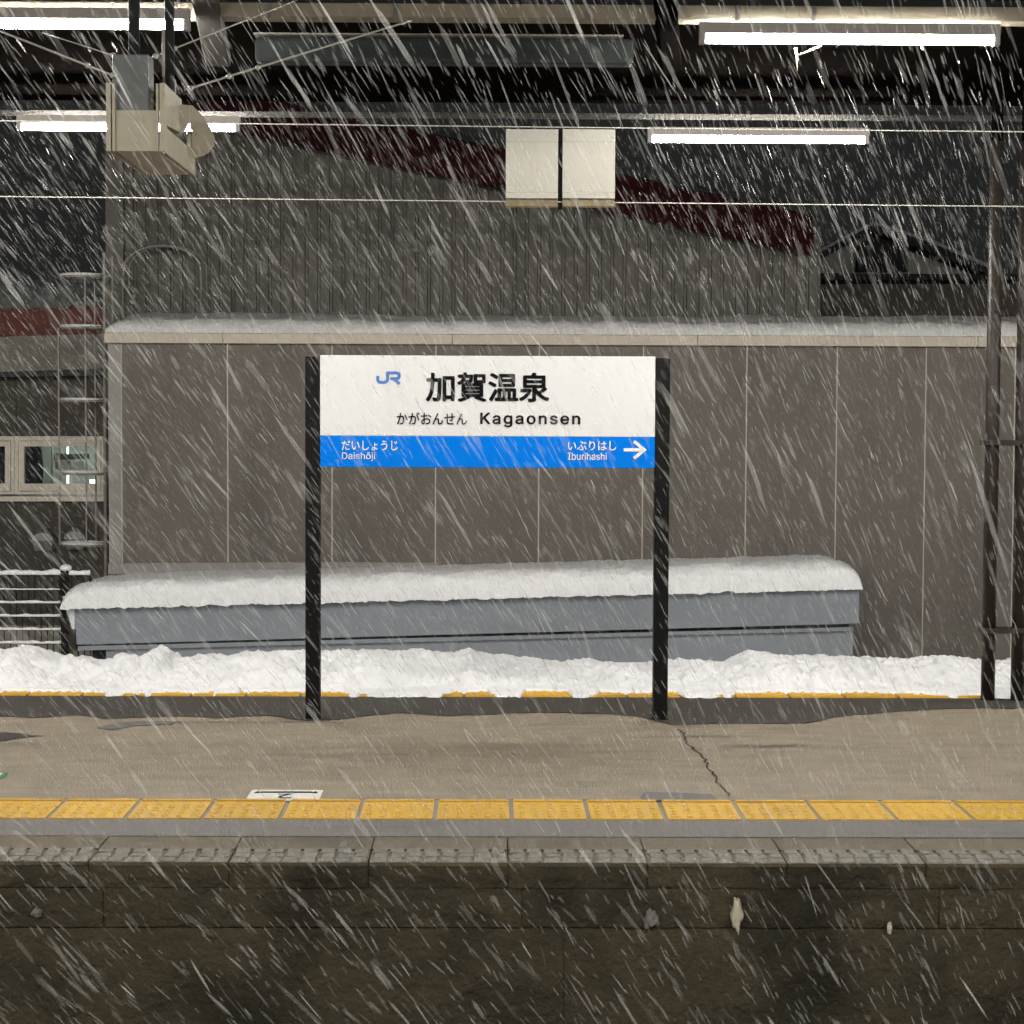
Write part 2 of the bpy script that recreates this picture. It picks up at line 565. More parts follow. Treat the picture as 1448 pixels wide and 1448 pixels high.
# facing blocks below
def block_mesh(w, y, z0, z1, rr, nx, nz):
    mb = MB()
    off = rr.uniform(0, 50)

    def fn(u, v):
        e = min(u, 1 - u) * w
        f = min(v, 1 - v) * (z1 - z0)
        edge = 0.003 * max(0, 1 - min(e, f) / 0.012)
        return (-w / 2 + w * u, y + edge + 0.009 * fbm(off + u * w * 6, v * 3, 1) + 0.005 * fbm(off + u * w * 22, v * 12, 4), z0 + (z1 - z0) * v)
    mb.grid(fn, nx, nz)
    return mb


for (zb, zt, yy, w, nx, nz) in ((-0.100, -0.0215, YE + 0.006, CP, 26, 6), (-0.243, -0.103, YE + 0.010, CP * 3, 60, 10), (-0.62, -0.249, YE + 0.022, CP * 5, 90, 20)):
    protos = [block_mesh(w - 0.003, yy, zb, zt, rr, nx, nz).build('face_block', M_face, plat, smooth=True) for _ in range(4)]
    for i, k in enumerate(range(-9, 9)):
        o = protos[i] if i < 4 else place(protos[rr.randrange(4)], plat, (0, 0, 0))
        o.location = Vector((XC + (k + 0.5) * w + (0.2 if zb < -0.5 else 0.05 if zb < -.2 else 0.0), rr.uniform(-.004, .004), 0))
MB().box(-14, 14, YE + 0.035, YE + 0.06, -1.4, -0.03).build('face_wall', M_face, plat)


def blob(name, px, py, D, rx, rz, m, label, cat, seed=0):
    c = at(px, py, D)
    mb = MB()

    def fn(u, v):
        th, ph = u * math.tau, (v - 0.5) * math.pi * 0.995
        d = Vector((math.cos(th) * math.cos(ph), math.sin(th) * math.cos(ph), math.sin(ph)))
        k = 1 + 0.4 * fbm(d.x * 1.7 + seed, d.y * 1.7, d.z * 1.7)
        taper = 1 - 0.35 * max(0, d.z)
        return c + Vector((d.x * rx * taper, d.y * rx * 0.7 * taper, d.z * rz)) * k
    mb.grid(fn, 20, 14)
    return tag(mb.build(name, m, origin=c, smooth=True), label, cat)


blob('ice_lump', 1042, 1292, YE - 0.005, 0.020, 0.060, M_ice, 'tall pale lump of ice stuck to the dark platform face at right', 'ice', 2)
blob('ice_lump', 921, 1299, YE - 0.0, 0.028, 0.034, M_mortar, 'small brownish lump of ice on the dark platform face near the middle', 'ice', 9)
blob('ice_lump', 1258, 1312, YE - 0.0, 0.010, 0.022, M_ice, 'tiny pale lump of ice on the platform face, right of the tall pale one', 'ice', 14)
blob('ice_lump', 52, 1290, YE - 0.0, 0.020, 0.016, M_mortar, 'small dull lump of ice on the platform face at far left', 'ice', 19)

# floor stickers
def rounded(x0, x1, y0, y1, r, n=6):
    out = []
    for cx, cy, a0 in ((x1 - r, y1 - r, 0), (x0 + r, y1 - r, 90), (x0 + r, y0 + r, 180), (x1 - r, y0 + r, 270)):
        for k in range(n + 1):
            a = R(a0 + 90 * k / n)
            out.append((cx + r * math.cos(a), cy + r * math.sin(a)))
    return out


def text_mesh(s, bold=0.0, spacing=1.0):
    cu = bpy.data.curves.new('text', 'FONT')
    cu.body = s
    cu.size = 1
    cu.offset = bold
    cu.space_character = spacing
    cu.resolution_u = 4
    o = bpy.data.objects.new('text', cu)
    COL.objects.link(o)
    dg = bpy.context.evaluated_depsgraph_get()
    dg.update()
    me = bpy.data.meshes.new_from_object(o.evaluated_get(dg))
    vs = [v.co.copy() for v in me.vertices]
    fs = [tuple(p.vertices) for p in me.polygons]
    bpy.data.objects.remove(o)
    bpy.data.curves.remove(cu)
    bpy.data.meshes.remove(me)
    return vs, fs


# letter outlines of the three roman words, in thousandths of the letter size
BAKED = {
    'Kagaonsen': ('104,145 104,216 116,231 128,246 139,261 151,275 162,289 174,303 187,317 199,331 212,344 364,509 448,509 231,276 228,276 60,0 60,509 125,509 125,334 124,225 125,193 125,0 372,0 188,259 228,309 449,0 706,-9 683,-7 662,-3 641,5 623,15 607,29 594,45 585,63 579,84 577,108 579,128 583,146 590,161 599,174 611,184 624,193 639,200 655,206 672,211 690,214 707,217 725,220 746,223 765,225 780,227 793,229 804,231 812,235 818,240 821,246 822,255 822,257 821,272 818,285 813,297 806,307 797,315 787,322 774,327 759,330 742,331 725,330 710,327 696,322 684,316 673,309 664,301 657,292 651,283 647,274 588,291 598,313 610,331 625,346 642,358 660,368 680,375 700,380 720,383 741,384 755,384 770,382 786,379 802,375 817,369 832,360 846,350 859,336 869,320 877,301 882,278 883,251 883,0 823,0 823,52 819,52 814,43 807,34 799,25 788,16 776,8 762,1 746,-4 727,-7 717,45 739,47 758,51 775,59 789,68 801,80 810,93 817,108 821,122 822,138 822,190 819,187 813,184 806,182 798,180 788,178 778,176 768,174 757,173 747,171 722,168 708,166 694,163 681,159 669,153 659,147 650,139 644,130 640,118 639,105 640,93 643,82 649,72 656,64 665,57 676,52 689,48 702,46 1223,-151 1196,-149 1172,-146 1150,-140 1130,-132 1113,-122 1098,-110 1086,-97 1075,-84 1066,-69 1117,-41 1123,-49 1130,-57 1137,-66 1147,-74 1157,-82 1170,-88 1185,-93 1203,-96 1223,-97 1252,-95 1277,-87 1298,-75 1314,-58 1324,-34 1327,-6 1327,68 1322,68 1317,60 1310,51 1303,41 1293,32 1282,23 1268,16 1252,10 1233,6 1211,5 1181,7 1154,14 1129,27 1106,43 1087,65 1071,90 1059,120 1052,154 1050,191 1052,229 1059,263 1071,293 1087,320 1106,342 1128,361 1154,374 1182,382 1212,384 1234,383 1253,379 1269,373 1283,365 1295,356 1304,346 1312,336 1318,327 1324,319 1329,319 1329,379 1388,379 1388,-9 1386,-40 1379,-67 1366,-90 1350,-109 1330,-124 1306,-136 1280,-144 1253,-149 1221,59 1243,61 1262,66 1279,75 1294,87 1306,103 1316,121 1323,142 1327,166 1328,193 1327,219 1323,242 1316,264 1307,283 1294,299 1280,312 1263,322 1243,328 1221,330 1198,328 1178,322 1161,312 1146,298 1134,282 1124,262 1118,241 1114,218 1112,193 1114,167 1118,144 1125,123 1134,104 1147,88 1161,76 1179,66 1199,61 1681,-9 1658,-7 1636,-3 1615,5 1597,15 1581,29 1569,45 1559,63 1553,84 1551,108 1553,128 1557,146 1564,161 1574,174 1585,184 1598,193 1613,200 1629,206 1646,211 1664,214 1681,217 1699,220 1721,223 1739,225 1755,227 1768,229 1778,231 1786,235 1792,240 1795,246 1797,255 1797,257 1796,272 1793,285 1788,297 1781,307 1772,315 1761,322 1748,327 1733,330 1717,331 1699,330 1684,327 1670,322 1658,316 1647,309 1639,301 1631,292 1625,283 1621,274 1562,291 1572,313 1585,331 1600,346 1616,358 1634,368 1654,375 1674,380 1694,383 1715,384 1729,384 1744,382 1760,379 1776,375 1792,369 1807,360 1821,350 1833,336 1843,320 1851,301 1856,278 1858,251 1858,0 1798,0 1798,52 1793,52 1788,43 1781,34 1773,25 1763,16 1750,8 1736,1 1720,-4 1701,-7 1691,45 1713,47 1732,51 1749,59 1763,68 1775,80 1784,93 1791,108 1795,122 1797,138 1797,190 1793,187 1788,184 1780,182 1772,180 1762,178 1752,176 1742,174 1731,173 1721,171 1696,168 1682,166 1668,163 1655,159 1643,153 1633,147 1624,139 1618,130 1614,118 1613,105 1614,93 1617,82 1623,72 1630,64 1640,57 1651,52 1663,48 1677,46 2197,-8 2164,-5 2134,3 2107,16 2083,35 2063,58 2046,85 2034,116 2027,150 2024,187 2027,225 2034,260 2046,291 2063,318 2083,341 2107,360 2134,374 2164,382 2197,384 2231,382 2261,374 2289,360 2313,341 2333,318 2350,291 2362,260 2369,225 2371,187 2369,150 2362,116 2350,85 2333,58 2313,35 2289,16 2261,3 2231,-5 2197,46 2221,49 2242,55 2260,66 2276,80 2288,97 2297,117 2304,139 2308,163 2309,187 2308,212 2304,236 2297,258 2288,278 2276,296 2260,310 2242,321 2221,328 2197,330 2174,328 2153,321 2135,310 2120,296 2108,278 2099,258 2092,236 2088,212 2086,187 2088,163 2092,139 2099,117 2108,97 2120,80 2135,66 2153,55 2174,49 2599,227 2599,0 2538,0 2538,379 2597,379 2597,287 2588,287 2601,319 2618,344 2637,362 2660,374 2685,382 2713,384 2737,383 2760,377 2780,369 2798,356 2813,340 2826,321 2835,298 2841,271 2842,240 2842,0 2781,0 2781,235 2779,263 2771,286 2758,304 2741,318 2720,326 2695,329 2678,328 2661,324 2646,317 2633,308 2621,297 2612,283 2605,266 2600,248 3157,-8 3132,-7 3109,-3 3087,3 3068,12 3051,24 3037,38 3025,54 3016,73 3011,94 3069,107 3076,87 3086,72 3099,60 3116,52 3135,47 3156,45 3181,47 3202,53 3220,62 3233,74 3240,88 3243,103 3242,115 3237,126 3229,136 3218,144 3204,150 3187,155 3124,170 3093,180 3067,192 3047,208 3033,227 3025,249 3022,274 3024,295 3030,314 3040,332 3054,347 3070,360 3090,370 3112,378 3136,383 3162,384 3187,383 3209,379 3229,372 3246,363 3261,352 3274,339 3284,324 3293,308 3299,290 3243,277 3237,291 3229,304 3218,316 3203,325 3185,331 3162,333 3141,331 3122,326 3106,317 3094,305 3086,292 3084,277 3085,264 3090,253 3099,243 3111,235 3127,229 3147,223 3204,209 3236,200 3262,187 3281,171 3295,153 3303,131 3306,107 3304,85 3298,65 3287,47 3273,31 3256,18 3235,6 3211,-2 3185,-7 3632,-8 3597,-5 3565,3 3537,16 3512,35 3492,58 3476,85 3464,116 3457,150 3454,187 3457,224 3464,258 3475,290 3491,317 3511,340 3535,359 3562,373 3592,382 3625,384 3646,383 3666,380 3686,374 3705,366 3723,355 3739,341 3754,324 3767,305 3777,282 3785,256 3790,227 3791,194 3791,169 3495,169 3495,221 3758,221 3730,202 3728,226 3724,248 3718,269 3709,286 3697,301 3683,314 3666,323 3647,328 3625,330 3603,328 3584,323 3566,313 3551,301 3539,286 3529,270 3522,251 3517,231 3516,211 3516,178 3518,151 3522,127 3530,106 3541,88 3555,73 3571,61 3590,53 3610,48 3632,46 3647,47 3661,49 3674,53 3685,58 3696,65 3705,73 3714,82 3720,93 3726,105 3785,91 3778,72 3768,55 3755,39 3740,26 3722,14 3703,4 3681,-3 3657,-7 4018,227 4018,0 3956,0 3956,379 4016,379 4016,287 4006,287 4020,319 4036,344 4056,362 4079,374 4104,382 4131,384 4156,383 4178,377 4199,369 4217,356 4232,340 4244,321 4254,298 4259,271 4261,240 4261,0 4200,0 4200,235 4197,263 4190,286 4177,304 4160,318 4139,326 4114,329 4096,328 4080,324 4065,317 4051,308 4040,297 4030,283 4023,266 4019,248',
        '10,11,12 10,12,13 9,10,13 8,9,13 7,8,13 6,7,13 5,6,14 14,6,13 5,14,0 4,5,0 3,4,0 2,3,0 1,2,0 15,16,17 15,17,18 15,18,19 15,19,20 15,20,21 23,24,25 22,23,25 84,85,86 84,86,87 83,84,87 83,87,88 82,83,88 82,88,89 81,82,89 81,89,90 81,90,91 80,81,91 80,91,92 79,80,92 79,92,93 78,79,93 78,93,66 66,93,65 65,93,94 77,78,67 67,78,66 77,67,68 64,65,94 77,68,69 63,64,94 77,69,70 62,63,94 62,94,95 77,70,71 61,62,95 76,77,71 76,71,72 60,61,95 76,72,73 60,95,96 59,60,96 76,73,74 75,76,74 58,59,96 58,96,97 57,58,97 56,57,97 55,56,97 55,97,98 54,55,98 53,54,98 52,53,120 120,53,98 51,52,120 50,51,120 49,50,120 48,49,120 47,48,120 46,47,120 45,46,120 44,45,120 43,44,120 42,43,120 41,42,120 40,41,120 40,120,121 119,120,98 40,121,122 39,40,122 39,122,123 39,123,124 39,124,125 39,125,126 39,126,127 38,39,127 38,127,128 38,128,129 38,129,130 38,130,131 38,131,132 38,132,133 37,38,133 37,133,134 37,134,135 37,135,136 36,37,136 36,136,137 118,119,98 36,137,138 35,36,138 117,118,98 35,138,139 34,35,139 116,117,98 34,139,140 34,140,141 115,116,98 33,34,141 33,141,142 114,115,100 100,115,98 33,142,143 113,114,100 33,143,144 32,33,144 112,113,101 101,113,100 32,144,145 32,145,146 112,101,102 99,100,98 111,112,102 32,146,147 110,111,102 32,147,110 31,32,110 31,110,102 31,102,103 31,103,104 30,31,104 30,104,105 30,105,106 29,30,106 29,106,107 28,29,107 28,107,108 27,28,108 27,108,109 26,27,109 201,202,203 201,203,204 200,201,204 200,204,205 212,213,214 212,214,215 199,200,205 199,205,206 199,206,207 198,199,207 198,207,208 198,208,209 197,198,242 242,198,209 242,209,210 197,242,243 241,242,210 197,243,244 240,241,210 240,210,211 197,244,245 239,240,211 196,197,245 239,211,212 239,212,238 238,212,237 237,212,236 236,212,235 235,212,215 196,245,246 196,246,247 195,196,247 195,247,248 194,195,248 194,248,249 234,235,215 194,249,250 193,194,250 233,234,215 193,250,251 193,251,252 232,233,215 192,193,252 192,252,253 231,232,215 191,192,253 191,253,254 230,231,215 191,254,255 229,230,215 190,191,255 190,255,256 228,229,174 174,229,215 189,190,256 189,256,257 227,228,174 189,257,258 226,227,175 175,227,174 226,175,176 173,174,215 189,258,259 225,226,176 188,189,259 188,259,224 224,225,176 224,176,177 188,224,177 188,177,178 187,188,178 187,178,179 187,179,180 186,187,180 186,180,181 186,181,182 185,186,182 185,182,183 184,185,183 172,173,215 172,215,216 171,172,216 171,216,217 157,158,159 157,159,160 157,160,161 170,171,217 157,161,162 170,217,218 156,157,162 156,162,163 169,170,218 156,163,164 155,156,164 168,169,218 155,164,165 168,218,219 155,165,166 167,168,219 155,166,167 154,155,167 154,167,219 154,219,220 153,154,220 152,153,220 152,220,221 151,152,221 151,221,222 150,151,222 150,222,223 149,150,223 148,149,223 318,319,320 318,320,321 317,318,321 317,321,322 316,317,322 316,322,323 315,316,323 315,323,324 315,324,325 314,315,325 314,325,326 313,314,326 313,326,327 312,313,327 312,327,300 300,327,299 299,327,328 311,312,301 301,312,300 311,301,302 298,299,328 311,302,303 297,298,328 311,303,304 296,297,328 296,328,329 311,304,305 295,296,329 310,311,305 310,305,306 294,295,329 310,306,307 294,329,330 293,294,330 310,307,308 309,310,308 292,293,330 292,330,331 291,292,331 290,291,331 289,290,331 289,331,332 288,289,332 287,288,332 286,287,354 354,287,332 285,286,354 284,285,354 283,284,354 282,283,354 281,282,354 280,281,354 279,280,354 278,279,354 277,278,354 276,277,354 275,276,354 274,275,354 274,354,355 353,354,332 274,355,356 273,274,356 273,356,357 273,357,358 273,358,359 273,359,360 273,360,361 272,273,361 272,361,362 272,362,363 272,363,364 272,364,365 272,365,366 272,366,367 271,272,367 271,367,368 271,368,369 271,369,370 270,271,370 270,370,371 352,353,332 270,371,372 269,270,372 351,352,332 269,372,373 268,269,373 350,351,332 268,373,374 268,374,375 349,350,332 267,268,375 267,375,376 348,349,334 334,349,332 267,376,377 347,348,334 267,377,378 266,267,378 346,347,335 335,347,334 266,378,379 266,379,380 346,335,336 333,334,332 345,346,336 266,380,381 344,345,336 266,381,344 265,266,344 265,344,336 265,336,337 265,337,338 264,265,338 264,338,339 264,339,340 263,264,340 263,340,341 262,263,341 262,341,342 261,262,342 261,342,343 260,261,343 399,400,401 398,399,401 398,401,402 397,398,402 397,402,403 396,397,403 396,403,404 395,396,404 395,404,437 437,404,436 436,404,435 435,404,405 395,437,438 434,435,405 395,438,439 433,434,405 394,395,439 433,405,406 394,439,440 432,433,406 394,440,441 431,432,406 393,394,441 431,406,407 393,441,442 430,431,407 392,393,442 430,407,408 392,442,443 429,430,408 392,443,444 428,429,408 391,392,444 428,408,409 391,444,445 427,428,409 390,391,445 390,445,446 426,427,409 426,409,410 390,446,447 425,426,410 389,390,447 425,410,411 389,447,448 424,425,411 389,448,449 423,424,411 388,389,449 423,411,412 388,449,450 422,423,412 387,388,450 422,412,413 387,450,451 421,422,413 387,451,452 420,421,413 386,387,452 420,413,414 386,452,453 419,420,414 386,453,418 418,419,414 386,418,414 385,386,414 385,414,415 384,385,415 384,415,416 383,384,416 383,416,417 382,383,417 465,466,467 465,467,468 464,465,468 456,457,458 456,458,460 460,458,459 464,468,469 463,464,469 463,469,470 462,463,470 462,470,471 461,462,485 485,462,471 485,471,484 484,471,472 483,484,472 461,485,486 482,483,472 461,486,487 482,472,473 460,461,487 481,482,473 460,487,488 460,488,489 480,481,473 480,473,474 460,489,490 456,460,492 492,460,491 491,460,490 479,480,474 479,474,475 478,479,475 456,492,454 478,475,476 477,478,476 456,454,455 536,537,538 535,536,538 535,538,539 535,539,540 534,535,540 534,540,541 533,534,541 533,541,542 532,533,542 532,542,543 531,532,543 531,543,553 553,543,544 531,553,554 552,553,544 530,531,554 530,554,555 551,552,544 530,555,556 550,551,544 550,544,545 530,556,557 549,550,545 529,530,557 549,545,546 529,557,558 548,549,546 528,529,558 528,558,559 547,548,546 528,559,560 527,528,560 527,560,561 527,561,562 526,527,562 526,562,563 526,563,564 526,564,565 525,526,565 525,565,566 525,566,567 524,525,567 524,567,568 523,524,568 523,568,569 522,523,569 522,569,570 521,522,570 520,521,570 520,570,571 519,520,571 518,519,571 517,518,571 517,571,572 516,517,572 515,516,572 502,503,504 515,572,573 514,515,573 501,502,504 513,514,573 501,504,505 513,573,574 512,513,574 500,501,505 500,505,506 512,574,575 511,512,575 500,506,507 499,500,507 510,511,575 499,507,508 499,508,509 509,510,575 509,575,576 499,509,576 498,499,576 498,576,577 497,498,577 497,577,578 496,497,578 496,578,579 495,496,579 495,579,580 494,495,580 493,494,580 598,599,600 598,600,601 597,598,601 597,601,602 597,602,603 596,597,603 596,603,604 595,596,604 595,604,605 595,605,606 594,595,626 626,595,625 625,595,606 624,625,606 594,626,627 623,624,606 623,606,607 594,627,628 622,623,607 593,594,628 621,622,607 593,628,629 621,607,608 593,629,630 620,621,608 592,593,630 592,630,631 619,620,608 619,608,609 592,631,632 618,619,609 591,592,632 618,609,610 591,632,633 617,618,610 591,633,614 614,633,634 617,610,615 615,610,611 616,617,615 590,591,614 590,614,613 634,614,615 634,615,611 635,634,611 635,611,612 589,590,613 636,635,612 589,613,612 589,612,636 589,636,637 588,589,637 588,637,638 587,588,638 587,638,639 652,653,654 651,652,654 651,654,655 587,639,640 586,587,640 650,651,655 586,640,641 649,650,655 649,655,656 648,649,656 586,641,642 585,586,642 647,648,656 647,656,657 585,642,643 646,647,657 645,646,657 585,643,644 644,645,657 585,644,657 585,657,658 584,585,658 584,658,659 583,584,659 583,659,660 583,660,661 582,583,661 582,661,662 581,582,662 674,675,676 674,676,677 673,674,677 665,666,667 665,667,669 669,667,668 673,677,678 672,673,678 672,678,679 671,672,679 671,679,680 670,671,694 694,671,680 694,680,693 693,680,681 692,693,681 670,694,695 691,692,681 670,695,696 691,681,682 669,670,696 690,691,682 669,696,697 669,697,698 689,690,682 689,682,683 669,698,699 665,669,700 700,669,699 688,689,683 688,683,684 665,700,701 687,688,684 665,701,663 687,684,685 686,687,685 665,663,664'),
    'Daishōji': ('219,0 96,0 96,57 215,57 254,60 288,68 318,81 343,99 363,122 379,149 390,181 397,216 399,255 397,294 390,329 379,361 364,388 344,410 320,428 291,441 258,449 221,452 93,452 93,509 225,509 273,505 315,495 353,478 385,455 412,426 433,391 449,351 458,306 462,255 458,205 449,159 433,119 411,83 384,54 351,31 312,14 268,3 125,509 125,0 60,0 60,509 662,-9 639,-7 617,-3 597,5 578,15 563,29 550,45 540,63 535,84 533,108 534,128 538,146 545,161 555,174 566,184 580,193 595,200 611,206 628,211 645,214 663,217 680,220 702,223 720,225 736,227 749,229 759,231 767,235 773,240 777,246 778,255 778,257 777,272 774,285 769,297 762,307 753,315 742,322 729,327 714,330 698,331 681,330 665,327 651,322 639,316 629,309 620,301 612,292 607,283 602,274 543,291 553,313 566,331 581,346 598,358 616,368 635,375 655,380 676,383 696,384 710,384 725,382 741,379 757,375 773,369 788,360 802,350 814,336 825,320 832,301 837,278 839,251 839,0 779,0 779,52 775,52 770,43 763,34 754,25 744,16 732,8 717,1 701,-4 683,-7 673,45 694,47 713,51 730,59 744,68 756,80 766,93 772,108 776,122 778,138 778,190 774,187 769,184 762,182 753,180 744,178 734,176 723,174 713,173 702,171 678,168 663,166 650,163 637,159 625,153 614,147 606,139 599,130 595,118 594,105 595,93 599,82 604,72 612,64 621,57 632,52 644,48 658,46 944,0 944,379 1005,379 1005,0 975,443 964,444 954,448 945,455 938,463 934,472 933,483 934,494 938,504 945,512 954,518 964,522 975,524 986,522 996,518 1005,512 1012,504 1016,494 1018,483 1016,472 1012,463 1005,455 996,448 986,444 1240,-8 1215,-7 1192,-3 1170,3 1151,12 1134,24 1120,38 1108,54 1099,73 1094,94 1152,107 1159,87 1169,72 1182,60 1199,52 1218,47 1239,45 1264,47 1285,53 1302,62 1316,74 1323,88 1326,103 1324,115 1320,126 1312,136 1301,144 1287,150 1270,155 1207,170 1176,180 1150,192 1130,208 1116,227 1108,249 1105,274 1107,295 1113,314 1123,332 1137,347 1153,360 1173,370 1195,378 1219,383 1245,384 1270,383 1292,379 1312,372 1329,363 1344,352 1357,339 1367,324 1376,308 1382,290 1326,277 1320,291 1312,304 1301,316 1286,325 1268,331 1245,333 1224,331 1205,326 1189,317 1177,305 1169,292 1167,277 1168,264 1173,253 1182,243 1194,235 1210,229 1230,223 1287,209 1319,200 1345,187 1364,171 1378,153 1386,131 1389,107 1387,85 1381,65 1370,47 1356,31 1339,18 1318,6 1294,-2 1268,-7 1537,227 1537,0 1476,0 1476,509 1537,509 1537,287 1525,287 1539,319 1555,344 1575,362 1598,374 1623,382 1650,384 1675,383 1698,377 1718,369 1736,356 1751,340 1764,321 1773,298 1778,271 1780,240 1780,0 1719,0 1719,235 1716,263 1709,286 1696,304 1679,318 1658,326 1633,329 1615,328 1599,324 1584,317 1570,308 1559,297 1549,283 1542,266 1538,248 2040,-8 2007,-5 1977,3 1950,16 1926,35 1906,58 1889,85 1877,116 1870,150 1867,187 1870,225 1877,260 1889,291 1906,318 1926,341 1950,360 1977,374 2007,382 2040,384 2074,382 2104,374 2132,360 2156,341 2176,318 2192,291 2204,260 2212,225 2214,187 2212,150 2204,116 2192,85 2176,58 2156,35 2132,16 2104,3 2074,-5 2040,46 2064,49 2085,55 2103,66 2118,80 2131,97 2140,117 2147,139 2151,163 2152,187 2151,212 2147,236 2140,258 2131,278 2118,296 2103,310 2085,321 2064,328 2040,330 2017,328 1996,321 1978,310 1963,296 1951,278 1941,258 1935,236 1931,212 1929,187 1931,163 1935,139 1941,117 1951,97 1963,80 1978,66 1996,55 2017,49 2135,506 2135,458 1946,458 1946,506 2301,379 2362,379 2362,-30 2361,-52 2357,-72 2350,-90 2340,-106 2328,-119 2313,-129 2295,-137 2275,-141 2252,-143 2238,-143 2238,-87 2250,-87 2266,-85 2279,-80 2289,-72 2295,-61 2299,-46 2301,-29 2332,443 2320,444 2310,448 2302,455 2295,463 2291,472 2289,483 2291,494 2295,504 2302,512 2310,518 2320,522 2332,524 2343,522 2353,518 2362,512 2369,504 2373,494 2374,483 2373,472 2369,463 2362,455 2353,448 2343,444 2467,0 2467,379 2529,379 2529,0 2498,443 2487,444 2477,448 2469,455 2462,463 2458,472 2456,483 2458,494 2462,504 2469,512 2477,518 2487,522 2498,524 2510,522 2520,518 2529,512 2536,504 2540,494 2541,483 2540,472 2536,463 2529,455 2520,448 2510,444',
